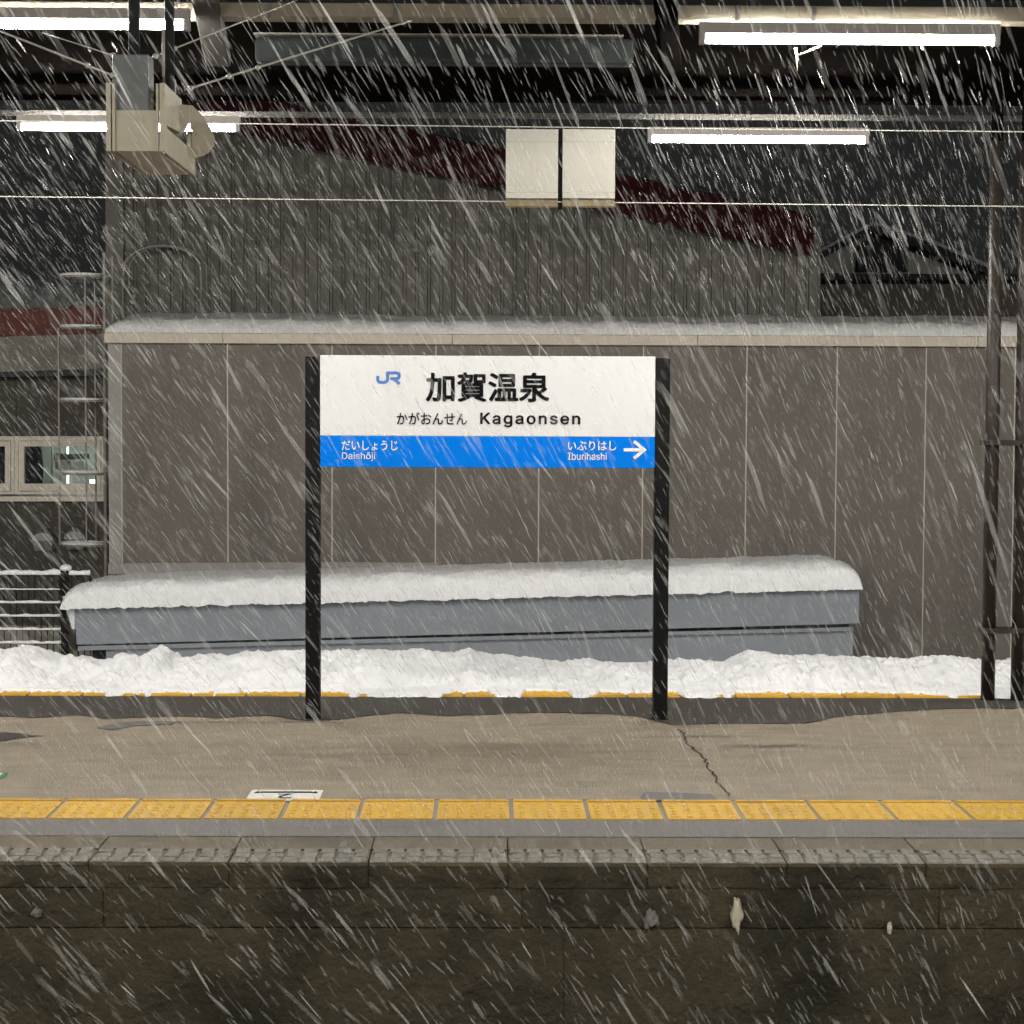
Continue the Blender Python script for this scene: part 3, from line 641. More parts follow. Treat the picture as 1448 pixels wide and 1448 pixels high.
        '22,23,24 22,24,25 22,25,26 22,26,27 22,27,28 22,28,21 21,28,20 20,28,29 19,20,29 18,19,29 17,18,29 17,29,30 16,17,30 16,30,31 15,16,31 14,15,31 14,31,32 13,14,32 13,32,33 12,13,33 11,12,33 11,33,34 10,11,34 10,34,35 9,10,35 9,35,36 8,9,36 7,8,36 7,36,37 6,7,37 6,37,38 5,6,38 4,5,38 3,4,38 1,2,3 1,3,38 1,38,39 1,39,40 1,40,41 1,41,0 44,45,42 44,42,43 104,105,106 104,106,107 103,104,107 103,107,108 102,103,108 102,108,109 101,102,109 101,109,110 101,110,111 100,101,111 100,111,112 99,100,112 99,112,113 98,99,113 98,113,86 86,113,85 85,113,114 97,98,87 87,98,86 97,87,88 84,85,114 97,88,89 83,84,114 97,89,90 82,83,114 82,114,115 97,90,91 81,82,115 96,97,91 96,91,92 80,81,115 96,92,93 80,115,116 79,80,116 96,93,94 95,96,94 78,79,116 78,116,117 77,78,117 76,77,117 75,76,117 75,117,118 74,75,118 73,74,118 72,73,140 140,73,118 71,72,140 70,71,140 69,70,140 68,69,140 67,68,140 66,67,140 65,66,140 64,65,140 63,64,140 62,63,140 61,62,140 60,61,140 60,140,141 139,140,118 60,141,142 59,60,142 59,142,143 59,143,144 59,144,145 59,145,146 59,146,147 58,59,147 58,147,148 58,148,149 58,149,150 58,150,151 58,151,152 58,152,153 57,58,153 57,153,154 57,154,155 57,155,156 56,57,156 56,156,157 138,139,118 56,157,158 55,56,158 137,138,118 55,158,159 54,55,159 136,137,118 54,159,160 54,160,161 135,136,118 53,54,161 53,161,162 134,135,120 120,135,118 53,162,163 133,134,120 53,163,164 52,53,164 132,133,121 121,133,120 52,164,165 52,165,166 132,121,122 119,120,118 131,132,122 52,166,167 130,131,122 52,167,130 51,52,130 51,130,122 51,122,123 51,123,124 50,51,124 50,124,125 50,125,126 49,50,126 49,126,127 48,49,127 48,127,128 47,48,128 47,128,129 46,47,129 168,169,170 168,170,171 183,184,185 182,183,185 182,185,186 181,182,186 181,186,187 180,181,187 180,187,188 179,180,188 179,188,189 178,179,189 178,189,190 177,178,190 177,190,191 176,177,191 176,191,192 175,176,192 175,192,193 174,175,193 174,193,194 173,174,194 173,194,195 172,173,195 239,240,241 238,239,241 238,241,242 238,242,243 237,238,243 237,243,244 236,237,244 236,244,245 235,236,245 235,245,246 234,235,246 234,246,256 256,246,247 234,256,257 255,256,247 233,234,257 233,257,258 254,255,247 233,258,259 253,254,247 253,247,248 233,259,260 252,253,248 232,233,260 252,248,249 232,260,261 251,252,249 231,232,261 231,261,262 250,251,249 231,262,263 230,231,263 230,263,264 230,264,265 229,230,265 229,265,266 229,266,267 229,267,268 228,229,268 228,268,269 228,269,270 227,228,270 227,270,271 226,227,271 226,271,272 225,226,272 225,272,273 224,225,273 223,224,273 223,273,274 222,223,274 221,222,274 220,221,274 220,274,275 219,220,275 218,219,275 205,206,207 218,275,276 217,218,276 204,205,207 216,217,276 204,207,208 216,276,277 215,216,277 203,204,208 203,208,209 215,277,278 214,215,278 203,209,210 202,203,210 213,214,278 202,210,211 202,211,212 212,213,278 212,278,279 202,212,279 201,202,279 201,279,280 200,201,280 200,280,281 199,200,281 199,281,282 198,199,282 198,282,283 197,198,283 196,197,283 286,287,288 286,288,290 290,288,289 295,296,297 295,297,298 294,295,298 294,298,299 293,294,299 293,299,300 292,293,300 292,300,301 291,292,315 315,292,301 315,301,314 314,301,302 313,314,302 291,315,316 312,313,302 291,316,317 312,302,303 290,291,317 311,312,303 290,317,318 290,318,319 310,311,303 310,303,304 290,319,320 286,290,321 321,290,320 309,310,304 309,304,305 286,321,322 308,309,305 286,322,284 308,305,306 307,308,306 286,284,285 340,341,342 339,340,342 339,342,343 338,339,343 338,343,344 337,338,344 337,344,345 336,337,345 336,345,378 378,345,377 377,345,376 376,345,346 336,378,379 375,376,346 336,379,380 374,375,346 335,336,380 374,346,347 335,380,381 373,374,347 335,381,382 372,373,347 334,335,382 372,347,348 334,382,383 371,372,348 333,334,383 371,348,349 333,383,384 370,371,349 333,384,385 369,370,349 332,333,385 369,349,350 332,385,386 368,369,350 331,332,386 331,386,387 367,368,350 367,350,351 331,387,388 366,367,351 330,331,388 366,351,352 330,388,389 365,366,352 330,389,390 364,365,352 329,330,390 364,352,353 329,390,391 363,364,353 328,329,391 363,353,354 328,391,392 362,363,354 328,392,393 361,362,354 327,328,393 361,354,355 327,393,394 360,361,355 327,394,359 359,360,355 327,359,355 326,327,355 326,355,356 325,326,356 325,356,357 324,325,357 324,357,358 323,324,358 397,398,395 397,395,396 419,399,400 419,400,401 418,419,401 418,401,402 417,418,402 417,402,403 416,417,403 415,416,403 415,403,404 414,415,404 413,414,404 411,412,413 411,413,404 411,404,405 411,405,406 411,406,407 411,407,408 411,408,409 411,409,410 431,432,433 430,431,433 430,433,434 429,430,434 429,434,435 428,429,435 428,435,436 427,428,436 427,436,437 426,427,437 426,437,438 425,426,438 425,438,439 424,425,439 424,439,440 423,424,440 423,440,441 422,423,441 422,441,442 421,422,442 421,442,443 420,421,443 444,445,446 444,446,447 459,460,461 458,459,461 458,461,462 457,458,462 457,462,463 456,457,463 456,463,464 455,456,464 455,464,465 454,455,465 454,465,466 453,454,466 453,466,467 452,453,467 452,467,468 451,452,468 451,468,469 450,451,469 450,469,470 449,450,470 449,470,471 448,449,471'),
    'Iburihashi': ('31,0 31,57 118,57 118,452 31,452 31,509 269,509 269,452 183,452 183,57 269,57 269,0 530,-8 508,-7 489,-3 473,4 459,12 448,21 438,31 430,41 424,50 419,59 412,59 412,0 353,0 353,509 414,509 414,319 419,319 424,327 430,336 438,346 447,355 458,364 472,373 488,379 507,383 530,384 560,382 588,374 613,361 636,342 655,320 670,293 682,261 688,227 691,189 688,151 682,116 670,84 655,57 636,34 614,16 588,3 560,-6 521,47 543,49 563,55 580,66 595,80 607,97 616,117 623,139 627,163 629,189 627,215 623,239 616,261 607,281 595,298 580,311 563,322 543,328 521,330 498,328 479,322 462,312 447,299 435,282 425,263 419,241 414,216 413,189 414,162 419,138 426,115 435,95 447,78 462,65 479,55 499,49 907,-5 883,-3 860,2 840,11 822,23 806,39 794,59 785,82 779,109 777,139 777,379 839,379 839,144 841,117 849,94 862,75 879,61 900,53 925,50 942,51 959,55 974,62 987,71 999,83 1008,97 1015,113 1019,132 1021,153 1021,379 1082,379 1082,0 1023,0 1023,92 1032,92 1019,60 1002,35 982,17 959,5 934,-3 1187,0 1187,379 1247,379 1247,321 1250,321 1259,339 1271,354 1287,367 1306,377 1326,383 1348,385 1353,385 1358,385 1364,384 1378,384 1378,322 1376,323 1371,324 1365,324 1357,325 1350,326 1342,326 1325,324 1309,321 1294,315 1281,306 1270,296 1261,284 1254,269 1250,254 1249,237 1249,0 1447,0 1447,379 1508,379 1508,0 1478,443 1467,444 1457,448 1448,455 1441,463 1437,472 1435,483 1437,494 1441,504 1448,512 1457,518 1467,522 1478,524 1489,522 1499,518 1508,512 1515,504 1519,494 1520,483 1519,472 1515,463 1508,455 1499,448 1489,444 1674,227 1674,0 1613,0 1613,509 1674,509 1674,287 1663,287 1676,319 1693,344 1713,362 1735,374 1760,382 1788,384 1813,383 1835,377 1856,369 1874,356 1889,340 1901,321 1910,298 1916,271 1918,240 1918,0 1857,0 1857,235 1854,263 1846,286 1834,304 1816,318 1795,326 1771,329 1753,328 1737,324 1721,317 1708,308 1696,297 1687,283 1680,266 1676,248 2130,-9 2107,-7 2085,-3 2065,5 2047,15 2031,29 2018,45 2009,63 2003,84 2001,108 2002,128 2007,146 2014,161 2023,174 2035,184 2048,193 2063,200 2079,206 2096,211 2114,214 2131,217 2149,220 2170,223 2189,225 2204,227 2217,229 2228,231 2236,235 2242,240 2245,246 2246,255 2246,257 2245,272 2242,285 2237,297 2230,307 2221,315 2210,322 2198,327 2183,330 2166,331 2149,330 2134,327 2120,322 2108,316 2097,309 2088,301 2081,292 2075,283 2071,274 2012,291 2022,313 2034,331 2049,346 2066,358 2084,368 2104,375 2124,380 2144,383 2165,384 2179,384 2194,382 2210,379 2226,375 2241,369 2256,360 2270,350 2283,336 2293,320 2301,301 2306,278 2307,251 2307,0 2247,0 2247,52 2243,52 2238,43 2231,34 2223,25 2212,16 2200,8 2186,1 2170,-4 2151,-7 2141,45 2163,47 2182,51 2199,59 2213,68 2225,80 2234,93 2241,108 2245,122 2246,138 2246,190 2243,187 2237,184 2230,182 2222,180 2212,178 2202,176 2191,174 2181,173 2171,171 2146,168 2132,166 2118,163 2105,159 2093,153 2083,147 2074,139 2068,130 2064,118 2062,105 2064,93 2067,82 2073,72 2080,64 2089,57 2100,52 2113,48 2126,46 2542,-8 2517,-7 2493,-3 2472,3 2453,12 2436,24 2422,38 2410,54 2401,73 2395,94 2454,107 2460,87 2471,72 2484,60 2500,52 2519,47 2541,45 2566,47 2587,53 2604,62 2617,74 2625,88 2628,103 2626,115 2622,126 2614,136 2603,144 2589,150 2572,155 2509,170 2478,180 2452,192 2432,208 2418,227 2409,249 2407,274 2409,295 2415,314 2425,332 2439,347 2455,360 2475,370 2497,378 2521,383 2547,384 2572,383 2594,379 2614,372 2631,363 2646,352 2659,339 2669,324 2678,308 2684,290 2628,277 2622,291 2614,304 2602,316 2588,325 2570,331 2547,333 2526,331 2507,326 2491,317 2478,305 2471,292 2468,277 2470,264 2475,253 2484,243 2496,235 2512,229 2532,223 2589,209 2621,200 2646,187 2666,171 2680,153 2688,131 2691,107 2689,85 2683,65 2672,47 2658,31 2641,18 2620,6 2596,-2 2570,-7 2839,227 2839,0 2777,0 2777,509 2839,509 2839,287 2827,287 2841,319 2857,344 2877,362 2900,374 2925,382 2952,384 2977,383 2999,377 3020,369 3038,356 3053,340 3066,321 3075,298 3080,271 3082,240 3082,0 3021,0 3021,235 3018,263 3011,286 2998,304 2981,318 2960,326 2935,329 2917,328 2901,324 2886,317 2872,308 2861,297 2851,283 2844,266 2840,248 3187,0 3187,379 3249,379 3249,0 3219,443 3207,444 3197,448 3189,455 3182,463 3178,472 3176,483 3178,494 3182,504 3189,512 3197,518 3207,522 3219,524 3230,522 3240,518 3249,512 3256,504 3260,494 3261,483 3260,472 3256,463 3249,455 3240,448 3230,444',
        '4,5,6 4,6,7 3,4,7 2,3,8 8,3,7 2,8,9 0,1,2 0,2,9 0,9,10 0,10,11 24,25,26 24,26,27 36,37,38 35,36,38 35,38,39 34,35,39 34,39,40 33,34,40 32,33,40 32,40,41 31,32,41 30,31,41 30,41,73 73,41,42 29,30,73 29,73,74 72,73,42 29,74,75 71,72,42 28,29,75 28,75,76 70,71,42 70,42,43 24,27,28 24,28,79 79,28,78 78,28,77 77,28,76 69,70,43 68,69,43 68,43,44 67,68,44 24,79,80 66,67,44 66,44,45 24,80,81 65,66,45 65,45,46 24,81,82 64,65,46 24,82,83 63,64,46 63,46,47 62,63,47 24,83,84 62,47,48 61,62,48 24,84,85 60,61,48 60,48,49 24,85,86 59,60,49 24,86,22 22,86,87 59,49,50 58,59,50 22,87,88 57,58,50 22,88,21 21,88,89 24,22,23 20,21,89 57,50,51 20,89,90 56,57,51 19,20,90 19,90,55 55,56,51 19,55,51 18,19,51 18,51,52 17,18,52 16,17,52 16,52,53 15,16,53 14,15,53 14,53,54 13,14,54 13,54,12 100,101,102 100,102,103 118,119,120 118,120,121 117,118,121 100,103,104 99,100,104 116,117,124 124,117,121 99,104,105 115,116,124 98,99,105 114,115,123 123,115,124 98,105,106 114,123,125 125,123,122 125,124,121 113,114,125 97,98,106 97,106,107 112,113,125 111,112,125 97,107,108 111,125,126 122,125,121 96,97,108 110,111,126 96,108,109 109,110,126 96,109,126 95,96,126 95,126,127 94,95,127 94,127,128 93,94,128 93,128,129 92,93,129 91,92,129 139,140,141 139,141,142 139,142,143 139,143,144 139,144,145 138,139,145 130,131,132 130,132,133 137,138,146 146,138,145 136,137,146 135,136,147 147,136,146 134,135,151 151,135,150 150,135,147 134,151,152 149,150,147 148,149,147 134,152,153 130,133,134 130,134,159 159,134,158 158,134,157 157,134,156 156,134,155 155,134,154 154,134,153 130,159,160 130,160,161 162,163,164 162,164,165 177,178,179 176,177,179 176,179,180 175,176,180 175,180,181 174,175,181 174,181,182 173,174,182 173,182,183 172,173,183 172,183,184 171,172,184 171,184,185 170,171,185 170,185,186 169,170,186 169,186,187 168,169,187 168,187,188 167,168,188 167,188,189 166,167,189 192,193,194 192,194,196 196,194,195 201,202,203 201,203,204 200,201,204 200,204,205 199,200,205 199,205,206 198,199,206 198,206,207 197,198,221 221,198,207 221,207,220 220,207,208 219,220,208 197,221,222 218,219,208 197,222,223 218,208,209 196,197,223 217,218,209 196,223,224 196,224,225 216,217,209 216,209,210 196,225,226 192,196,227 227,196,226 215,216,210 215,210,211 192,227,228 214,215,211 192,228,190 214,211,212 213,214,212 192,190,191 287,288,289 287,289,290 286,287,290 286,290,291 285,286,291 285,291,292 284,285,292 284,292,293 284,293,294 283,284,294 283,294,295 282,283,295 282,295,296 281,282,296 281,296,269 269,296,268 268,296,297 280,281,270 270,281,269 280,270,271 267,268,297 280,271,272 266,267,297 280,272,273 265,266,297 265,297,298 280,273,274 264,265,298 279,280,274 279,274,275 263,264,298 279,275,276 263,298,299 262,263,299 279,276,277 278,279,277 261,262,299 261,299,300 260,261,300 259,260,300 258,259,300 258,300,301 257,258,301 256,257,301 255,256,323 323,256,301 254,255,323 253,254,323 252,253,323 251,252,323 250,251,323 249,250,323 248,249,323 247,248,323 246,247,323 245,246,323 244,245,323 243,244,323 243,323,324 322,323,301 243,324,325 242,243,325 242,325,326 242,326,327 242,327,328 242,328,329 242,329,330 241,242,330 241,330,331 241,331,332 241,332,333 241,333,334 241,334,335 241,335,336 240,241,336 240,336,337 240,337,338 240,338,339 239,240,339 239,339,340 321,322,301 239,340,341 238,239,341 320,321,301 238,341,342 237,238,342 319,320,301 237,342,343 237,343,344 318,319,301 236,237,344 236,344,345 317,318,303 303,318,301 236,345,346 316,317,303 236,346,347 235,236,347 315,316,304 304,316,303 235,347,348 235,348,349 315,304,305 302,303,301 314,315,305 235,349,350 313,314,305 235,350,313 234,235,313 234,313,305 234,305,306 234,306,307 233,234,307 233,307,308 233,308,309 232,233,309 232,309,310 231,232,310 231,310,311 230,231,311 230,311,312 229,230,312 394,395,396 393,394,396 393,396,397 393,397,398 392,393,398 392,398,399 391,392,399 391,399,400 390,391,400 390,400,401 389,390,401 389,401,411 411,401,402 389,411,412 410,411,402 388,389,412 388,412,413 409,410,402 388,413,414 408,409,402 408,402,403 388,414,415 407,408,403 387,388,415 407,403,404 387,415,416 406,407,404 386,387,416 386,416,417 405,406,404 386,417,418 385,386,418 385,418,419 385,419,420 384,385,420 384,420,421 384,421,422 384,422,423 383,384,423 383,423,424 383,424,425 382,383,425 382,425,426 381,382,426 381,426,427 380,381,427 380,427,428 379,380,428 378,379,428 378,428,429 377,378,429 376,377,429 375,376,429 375,429,430 374,375,430 373,374,430 360,361,362 373,430,431 372,373,431 359,360,362 371,372,431 359,362,363 371,431,432 370,371,432 358,359,363 358,363,364 370,432,433 369,370,433 358,364,365 357,358,365 368,369,433 357,365,366 357,366,367 367,368,433 367,433,434 357,367,434 356,357,434 356,434,435 355,356,435 355,435,436 354,355,436 354,436,437 353,354,437 353,437,438 352,353,438 351,352,438 441,442,443 441,443,445 445,443,444 450,451,452 450,452,453 449,450,453 449,453,454 448,449,454 448,454,455 447,448,455 447,455,456 446,447,470 470,447,456 470,456,469 469,456,457 468,469,457 446,470,471 467,468,457 446,471,472 467,457,458 445,446,472 466,467,458 445,472,473 445,473,474 465,466,458 465,458,459 445,474,475 441,445,476 476,445,475 464,465,459 464,459,460 441,476,477 463,464,460 441,477,439 463,460,461 462,463,461 441,439,440 478,479,480 478,480,481 493,494,495 492,493,495 492,495,496 491,492,496 491,496,497 490,491,497 490,497,498 489,490,498 489,498,499 488,489,499 488,499,500 487,488,500 487,500,501 486,487,501 486,501,502 485,486,502 485,502,503 484,485,503 484,503,504 483,484,504 483,504,505 482,483,505'),
}


def fit_text(s, fn, bold=0.0, spacing=1.0):
    """fn maps (u, v) in 0..1 of the text's box to a point"""
    if s in BAKED:
        vs = [Vector((*map(float, q.split(',')), 0)) / 1000 for q in BAKED[s][0].split()]
        fs = [tuple(map(int, q.split(','))) for q in BAKED[s][1].split()]
    else:
        vs, fs = text_mesh(s, 0.0, spacing)
    xs, ys = [v.x for v in vs], [v.y for v in vs]
    x0, x1, y0, y1 = min(xs), max(xs), min(ys), max(ys)
    mb = MB()
    ring = [(0, 0)] + ([(math.cos(k * math.tau / 8), math.sin(k * math.tau / 8)) for k in range(8)] if bold else [])
    x0, x1, y0, y1 = x0 - bold, x1 + bold, y0 - bold, y1 + bold
    for k, (dx, dy) in enumerate(ring):          # a heavier stroke: the letter laid over itself, each layer a hair further out
        mb.add([Vector(fn((v.x + dx * bold - x0) / (x1 - x0), (v.y + dy * bold - y0) / (y1 - y0))) + Vector((0, -k * .00012, 0)) for v in vs], fs)
    return mb


a, b = gnd(347, 1133), gnd(451, 1133)
c = gnd(355, 1118)
sx0, sx1, sy0, sy1 = a.x, b.x, a.y, c.y
st = thing('floor_sticker', 'white rounded floor sticker on the asphalt just behind the yellow tiles', 'floor sticker', ((sx0 + sx1) / 2, (sy0 + sy1) / 2, 0.0))
MB().prism([(x, y, 0.001) for x, y in rounded(sx0, sx1, sy0, sy1, 0.025)], (0, 0, 0.003)).build('sticker_sheet', M_sticker, st)
mw, md_ = sx1 - sx0, sy1 - sy0
mb = MB().box(sx0 + mw * .14, sx1 - mw * .14, sy1 - md_ * .30, sy1 - md_ * .20, 0.004, 0.006)
for cx in (sx0 + mw * .10, sx1 - mw * .10):
    mb.prism([(cx - .013, sy1 - md_ * .33, .004), (cx + .013, sy1 - md_ * .33, .004), (cx, sy1 - md_ * .16, .004)], (0, 0, .002))
mb.build('printed_bar', M_ink, st)
fit_text('2', lambda u, v: (lerp(sx0 + mw * .61, sx0 + mw * .40, u), lerp(sy1 - md_ * .42, sy1 - md_ * .84, v), 0.006), 0.0).build('number_print', M_ink, st)
p = gnd(4, 1097)
g = thing('floor_sticker', 'green floor marking cut by the left edge of the photo, behind the tiles', 'floor sticker', (p.x - 0.15, p.y, 0))
MB().prism([(x, y, 0.001) for x, y in rounded(p.x - .35, p.x + .012, p.y - .10, p.y + .06, .02)], (0, 0, .003)).build('sticker_sheet', M_green, g)
MB().prism([(x, y, 0.0045) for x, y in rounded(p.x - .33, p.x - .006, p.y - .02, p.y + .045, .015)], (0, 0, .001)).build('white_border', M_sticker, g)

# the platform the photographer stands on
tag(MB().box(-14, 14, -3.5, 3.1, -1.4, 0.0).build('near_platform', M_asphalt), kind='structure')

# ================================================================== SNOW BANK along the far edge
crest = [(-300, 925), (-100, 915), (0, 920), (30, 920), (50, 923), (70, 934), (90, 940), (105, 930), (130, 938), (150, 938), (170, 932), (200, 936), (210, 922),
         (221, 917), (233, 920), (243, 937), (255, 940), (280, 931), (310, 935), (336, 928), (400, 925), (450, 925), (520, 922), (570, 924),
         (640, 925), (668, 921), (682, 931), (728, 934), (745, 938), (790, 942), (850, 946), (885, 949), (908, 953), (930, 950), (990, 945),
         (1040, 940), (1062, 931), (1090, 928), (1120, 932), (1160, 934), (1176, 930), (1200, 936), (1260, 937), (1320, 935), (1350, 932), (1385, 938),
         (1448, 942), (1700, 940)]
NX, NY = 760, 54
XA, XB = -4.8, 4.8


def bank(u, v):
    x = lerp(XA, XB, u)
    px = 694 + x / 12.2 * 2900
    h = at(px, interp(crest, px), 12.2).z
    yf = 11.41 + 0.07 * fbm(x * 1.3, 5.5) + 0.03 * fbm(x * 5, 9.5)
    yb = 12.68
    y = lerp(yf, yb, v)
    s = min(1, max(0, (y - yf) / (12.15 - yf)))
    prof = math.sin(s * math.pi / 2) ** 0.85 if s > 0 else 0
    if y > 12.25: prof *= 1 - 0.5 * (y - 12.25) / 0.45
    n1 = fbm(x * 3.2, y * 3.2, 1.0)
    n2 = abs(fbm(x * 8, y * 8, 6.0))
    n3 = fbm(x * 26, y * 26, 2.0)
    env = min(1, s * 3.0) * (0.4 + 0.6 * min(1, abs(s - 1) * 3 + 0.25))
    z = h * prof + env * (0.050 * n1 - 0.055 * n2 + 0.02) + 0.010 * n3 * min(1, s * 6)
    cl = noise.voronoi(Vector((x * 8, y * 8, 3)))[0][0]
    z += env * .07 * max(0, .45 - cl) * (0.5 + n1)
    if v == 0: z = -0.01
    else: z = max(z, 0.019 + 0.006 * min(1, s * 8))
    return (x + 0.02 * n2, y, z)


tag(MB().grid(bank, NX, NY).build('snow_bank', M_bank, smooth=True), kind='stuff', label='ploughed bank of white snow along the far platform edge', cat=None)
# thin patches of trodden snow over the back tiles
for (xa, xb) in ((-150, 25), (120, 235), (300, 345), (470, 650), (685, 745), (800, 850), (950, 1050), (1255, 1700)):
    A, B = gnd(xa, 980), gnd(xb, 980)

    def thin(u, v, A=A, B=B):
        x = lerp(A.x, B.x, u)
        e = min(1, u * 6, (1 - u) * 6)
        y = lerp(max(11.235, 11.55 - 0.34 * e * (0.85 + 0.5 * fbm(x * 6, 2.2))), 11.56, v)
        return (x, y, (0.006 if v == 0 else 0.019) + 0.010 * v + 0.006 * fbm(x * 14, y * 14) * v)
    tag(MB().grid(thin, 60, 6).build('snow_skirt', M_bank, smooth=True), kind='stuff', label='thin trodden snow lying on the far yellow tiles')

# ================================================================== STATION NAME SIGN
YS = 10.5
s0, s1 = at(453, 580, YS).x, at(926, 580, YS).x
zt = at(690, 503.5, YS).z
zm = at(690, 617, YS).z
zb = at(690, 661, YS).z
sign = thing('station_sign', 'white and blue station name board standing on two black posts', 'station sign', ((s0 + s1) / 2, YS, 0))
MB().box(s0 + .001, s1 - .001, YS - .035, YS + .035, zm + .0005, zt).build('name_board', M_white, sign, bevel=.003)
MB().box(s0 + .001, s1 - .001, YS - .035, YS + .035, zb, zm - .0005).build('direction_band', M_blue, sign, bevel=.003)
pw = 20.5 / 2900 * YS
for x in (s0 - pw, s1):
    MB().box(x, x + pw, YS - .04, YS + .04, 0.0, at(690, 505, YS).z).build('post', M_black, sign, bevel=.004)
YF = YS - .0385


def sp(px, py):
    q = at(px, py, YF)
    return (q.x, YF, q.z)


def sign_text(name, s, x0, x1, y0, y1, m, bold=0.0, spacing=1.0):
    q0, q1 = at(x0, (y0 + y1) / 2, YF), at(x1, (y0 + y1) / 2, YF)
    r0, r1 = at((x0 + x1) / 2, y1, YF), at((x0 + x1) / 2, y0, YF)
    return fit_text(s, lambda u, v: (lerp(q0.x, q1.x, u), YF, lerp(r0.z, r1.z, v)), bold, spacing).build(name, m, sign)


sign_text('station_name', '加賀温泉', 602, 777, 526.5, 568.5, M_ink, 0.024, 1.0)
sign_text('kana_name', 'かがおんせん', 561, 660.5, 583, 600.5, M_ink, 0.012)
sign_text('roman_name', 'Kagaonsen', 679, 820.5, 583.5, 604.5, M_ink, 0.020)
sign_text('neighbour_kana', 'だいしょうじ', 483, 562.5, 623, 637, M_print, 0.012)
sign_text('neighbour_roman', 'Daishōji', 483.5, 530.5, 639.5, 652, M_print, 0.004)
sign_text('neighbour_kana', 'いぶりはし', 803, 871.5, 623.5, 637, M_print, 0.012)
sign_text('neighbour_roman', 'Iburihashi', 803, 858, 640, 650.5, M_print, 0.008)


def strokes(polys, w, m, name):
    mb = MB()
    h = w / 2
    for lay, pts in enumerate(polys):
        P = [Vector(p) for p in pts]
        L, Rr = [], []
        for i, p in enumerate(P):
            d0 = (P[i] - P[i - 1]).normalized() if i else (P[1] - P[0]).normalized()
            d1 = (P[i + 1] - P[i]).normalized() if i < len(P) - 1 else d0
            n = Vector((-(d0.y + d1.y), d0.x + d1.x)).normalized()
            k = h / max(0.4, n.dot(Vector((-d0.y, d0.x))))
            L.append(p + n * k)
            Rr.append(p - n * k)
        n = len(L)
        mb.add([Vector(sp(q.x, q.y)) - Vector((0, lay * .0003, 0)) for q in L + Rr], [(i, i + 1, i + 1 + n, i + n) for i in range(n - 1)])
    return mb.build(name, m, sign)


strokes([[(534.2, 531.5), (534.2, 537), (535, 539.3), (537, 540.6), (544, 540.6), (546.6, 539.6), (548, 537), (548, 527.2), (560.5, 527.2), (563.6, 528.2),
          (564.6, 530.5), (564.6, 532.5), (563.4, 534.6), (560.8, 535.4), (552, 535.4)], [(556.5, 535.8), (565.2, 543)]], 4.1, M_logo, 'railway_logo')
strokes([[(882, 636.1), (910.5, 636.1)], [(896.5, 624), (911, 636.1), (896.5, 648.3)]], 4.6, M_print, 'arrow')

# ================================================================== LAMPS AND CANOPY
ZC = 3.13


def make_lamp(loc, label):
    L = thing('fluorescent_lamp', label, 'lamp', loc, 'fluorescent lamps under the canopy')
    x, y, z = loc
    mb = MB()
    prof = [(-.022, .022), (.022, .022), (.020, .068), (-.020, .068)]
    mb.prism([(x - .625, y + a, z + b) for a, b in prof], (1.25, 0, 0))
    mb.build('housing', M_housing, L)
    for sx in (-1, 1):
        MB().box(x + sx * .612 - .012, x + sx * .612 + .012, y - .02, y + .02, z - .020, z + .0235).build('lamp_socket', M_housing, L)
    MB().tube([(x - .598, y, z), (x + .598, y, z)], .016, 10).build('tube', M_tube, L, smooth=False)
    return L


fr = at(1201, 57, 8.6)
fl = at(55, 35, 8.6)
rr_ = at(1072, 198, 11.65)
rl = at(182, 181, 11.65)
stepf = fr.x - fl.x
stepr = rr_.x - rl.x
lampA = make_lamp((fr.x, 8.6, fr.z), 'lit fluorescent lamp at top right with icicles hanging from it')
p = at(1126, 68, 8.6)
mb = MB()
mb.tube([p + Vector((-.004, 0, 0)), p + Vector((.002, -.004, -.03)), p + Vector((.004, -.004, -.095))], [.006, .0055, .001], 6)
mb.tube([p + Vector((.002, -.004, -.032)), p + Vector((.04, -.004, -.018)), p + Vector((.105, 0, .012))], [.0035, .004, .005], 6)
mb.build('icicle', M_ice, lampA, smooth=True)
p = at(1303, 66, 8.6)
MB().tube([p, p + Vector((.004, 0, -.012)), p + Vector((.012, 0, -.016))], [.005, .004, .001], 6).build('icicle', M_ice, lampA)


def lamp_copy(src, dx, dy, dz, label):
    c = copy_tree(src, None, Vector((dx, dy, dz)))
    c.location = src.location + Vector((dx, dy, dz))
    c['label'] = label
    return c


lampB = make_lamp((rr_.x, 11.65, rr_.z), 'lit fluorescent lamp of the back row, right of the hanging cream panels')
lamp_copy(lampB, fl.x - rr_.x, 8.6 - 11.65, fl.z - rr_.z, 'lit fluorescent lamp at top left, cut by the photo edge and crossed by dark pipes')
lamp_copy(lampB, -stepr, 0, rl.z - rr_.z, 'lit fluorescent lamp of the back row, partly hidden behind the cream housing')
OFFL = 'lit fluorescent lamp further along the same canopy, outside the photo'
for k in (-3, -2, 1, 2):
    lamp_copy(lampB, (fr.x if k > 0 else fl.x) + (k if k > 0 else k + 1) * stepf - rr_.x, 8.6 - 11.65, 0, OFFL)
for k in (-3, -2, 1, 2):
    lamp_copy(lampB, k * stepr - (0 if k > 0 else 0), 0, 0, OFFL)

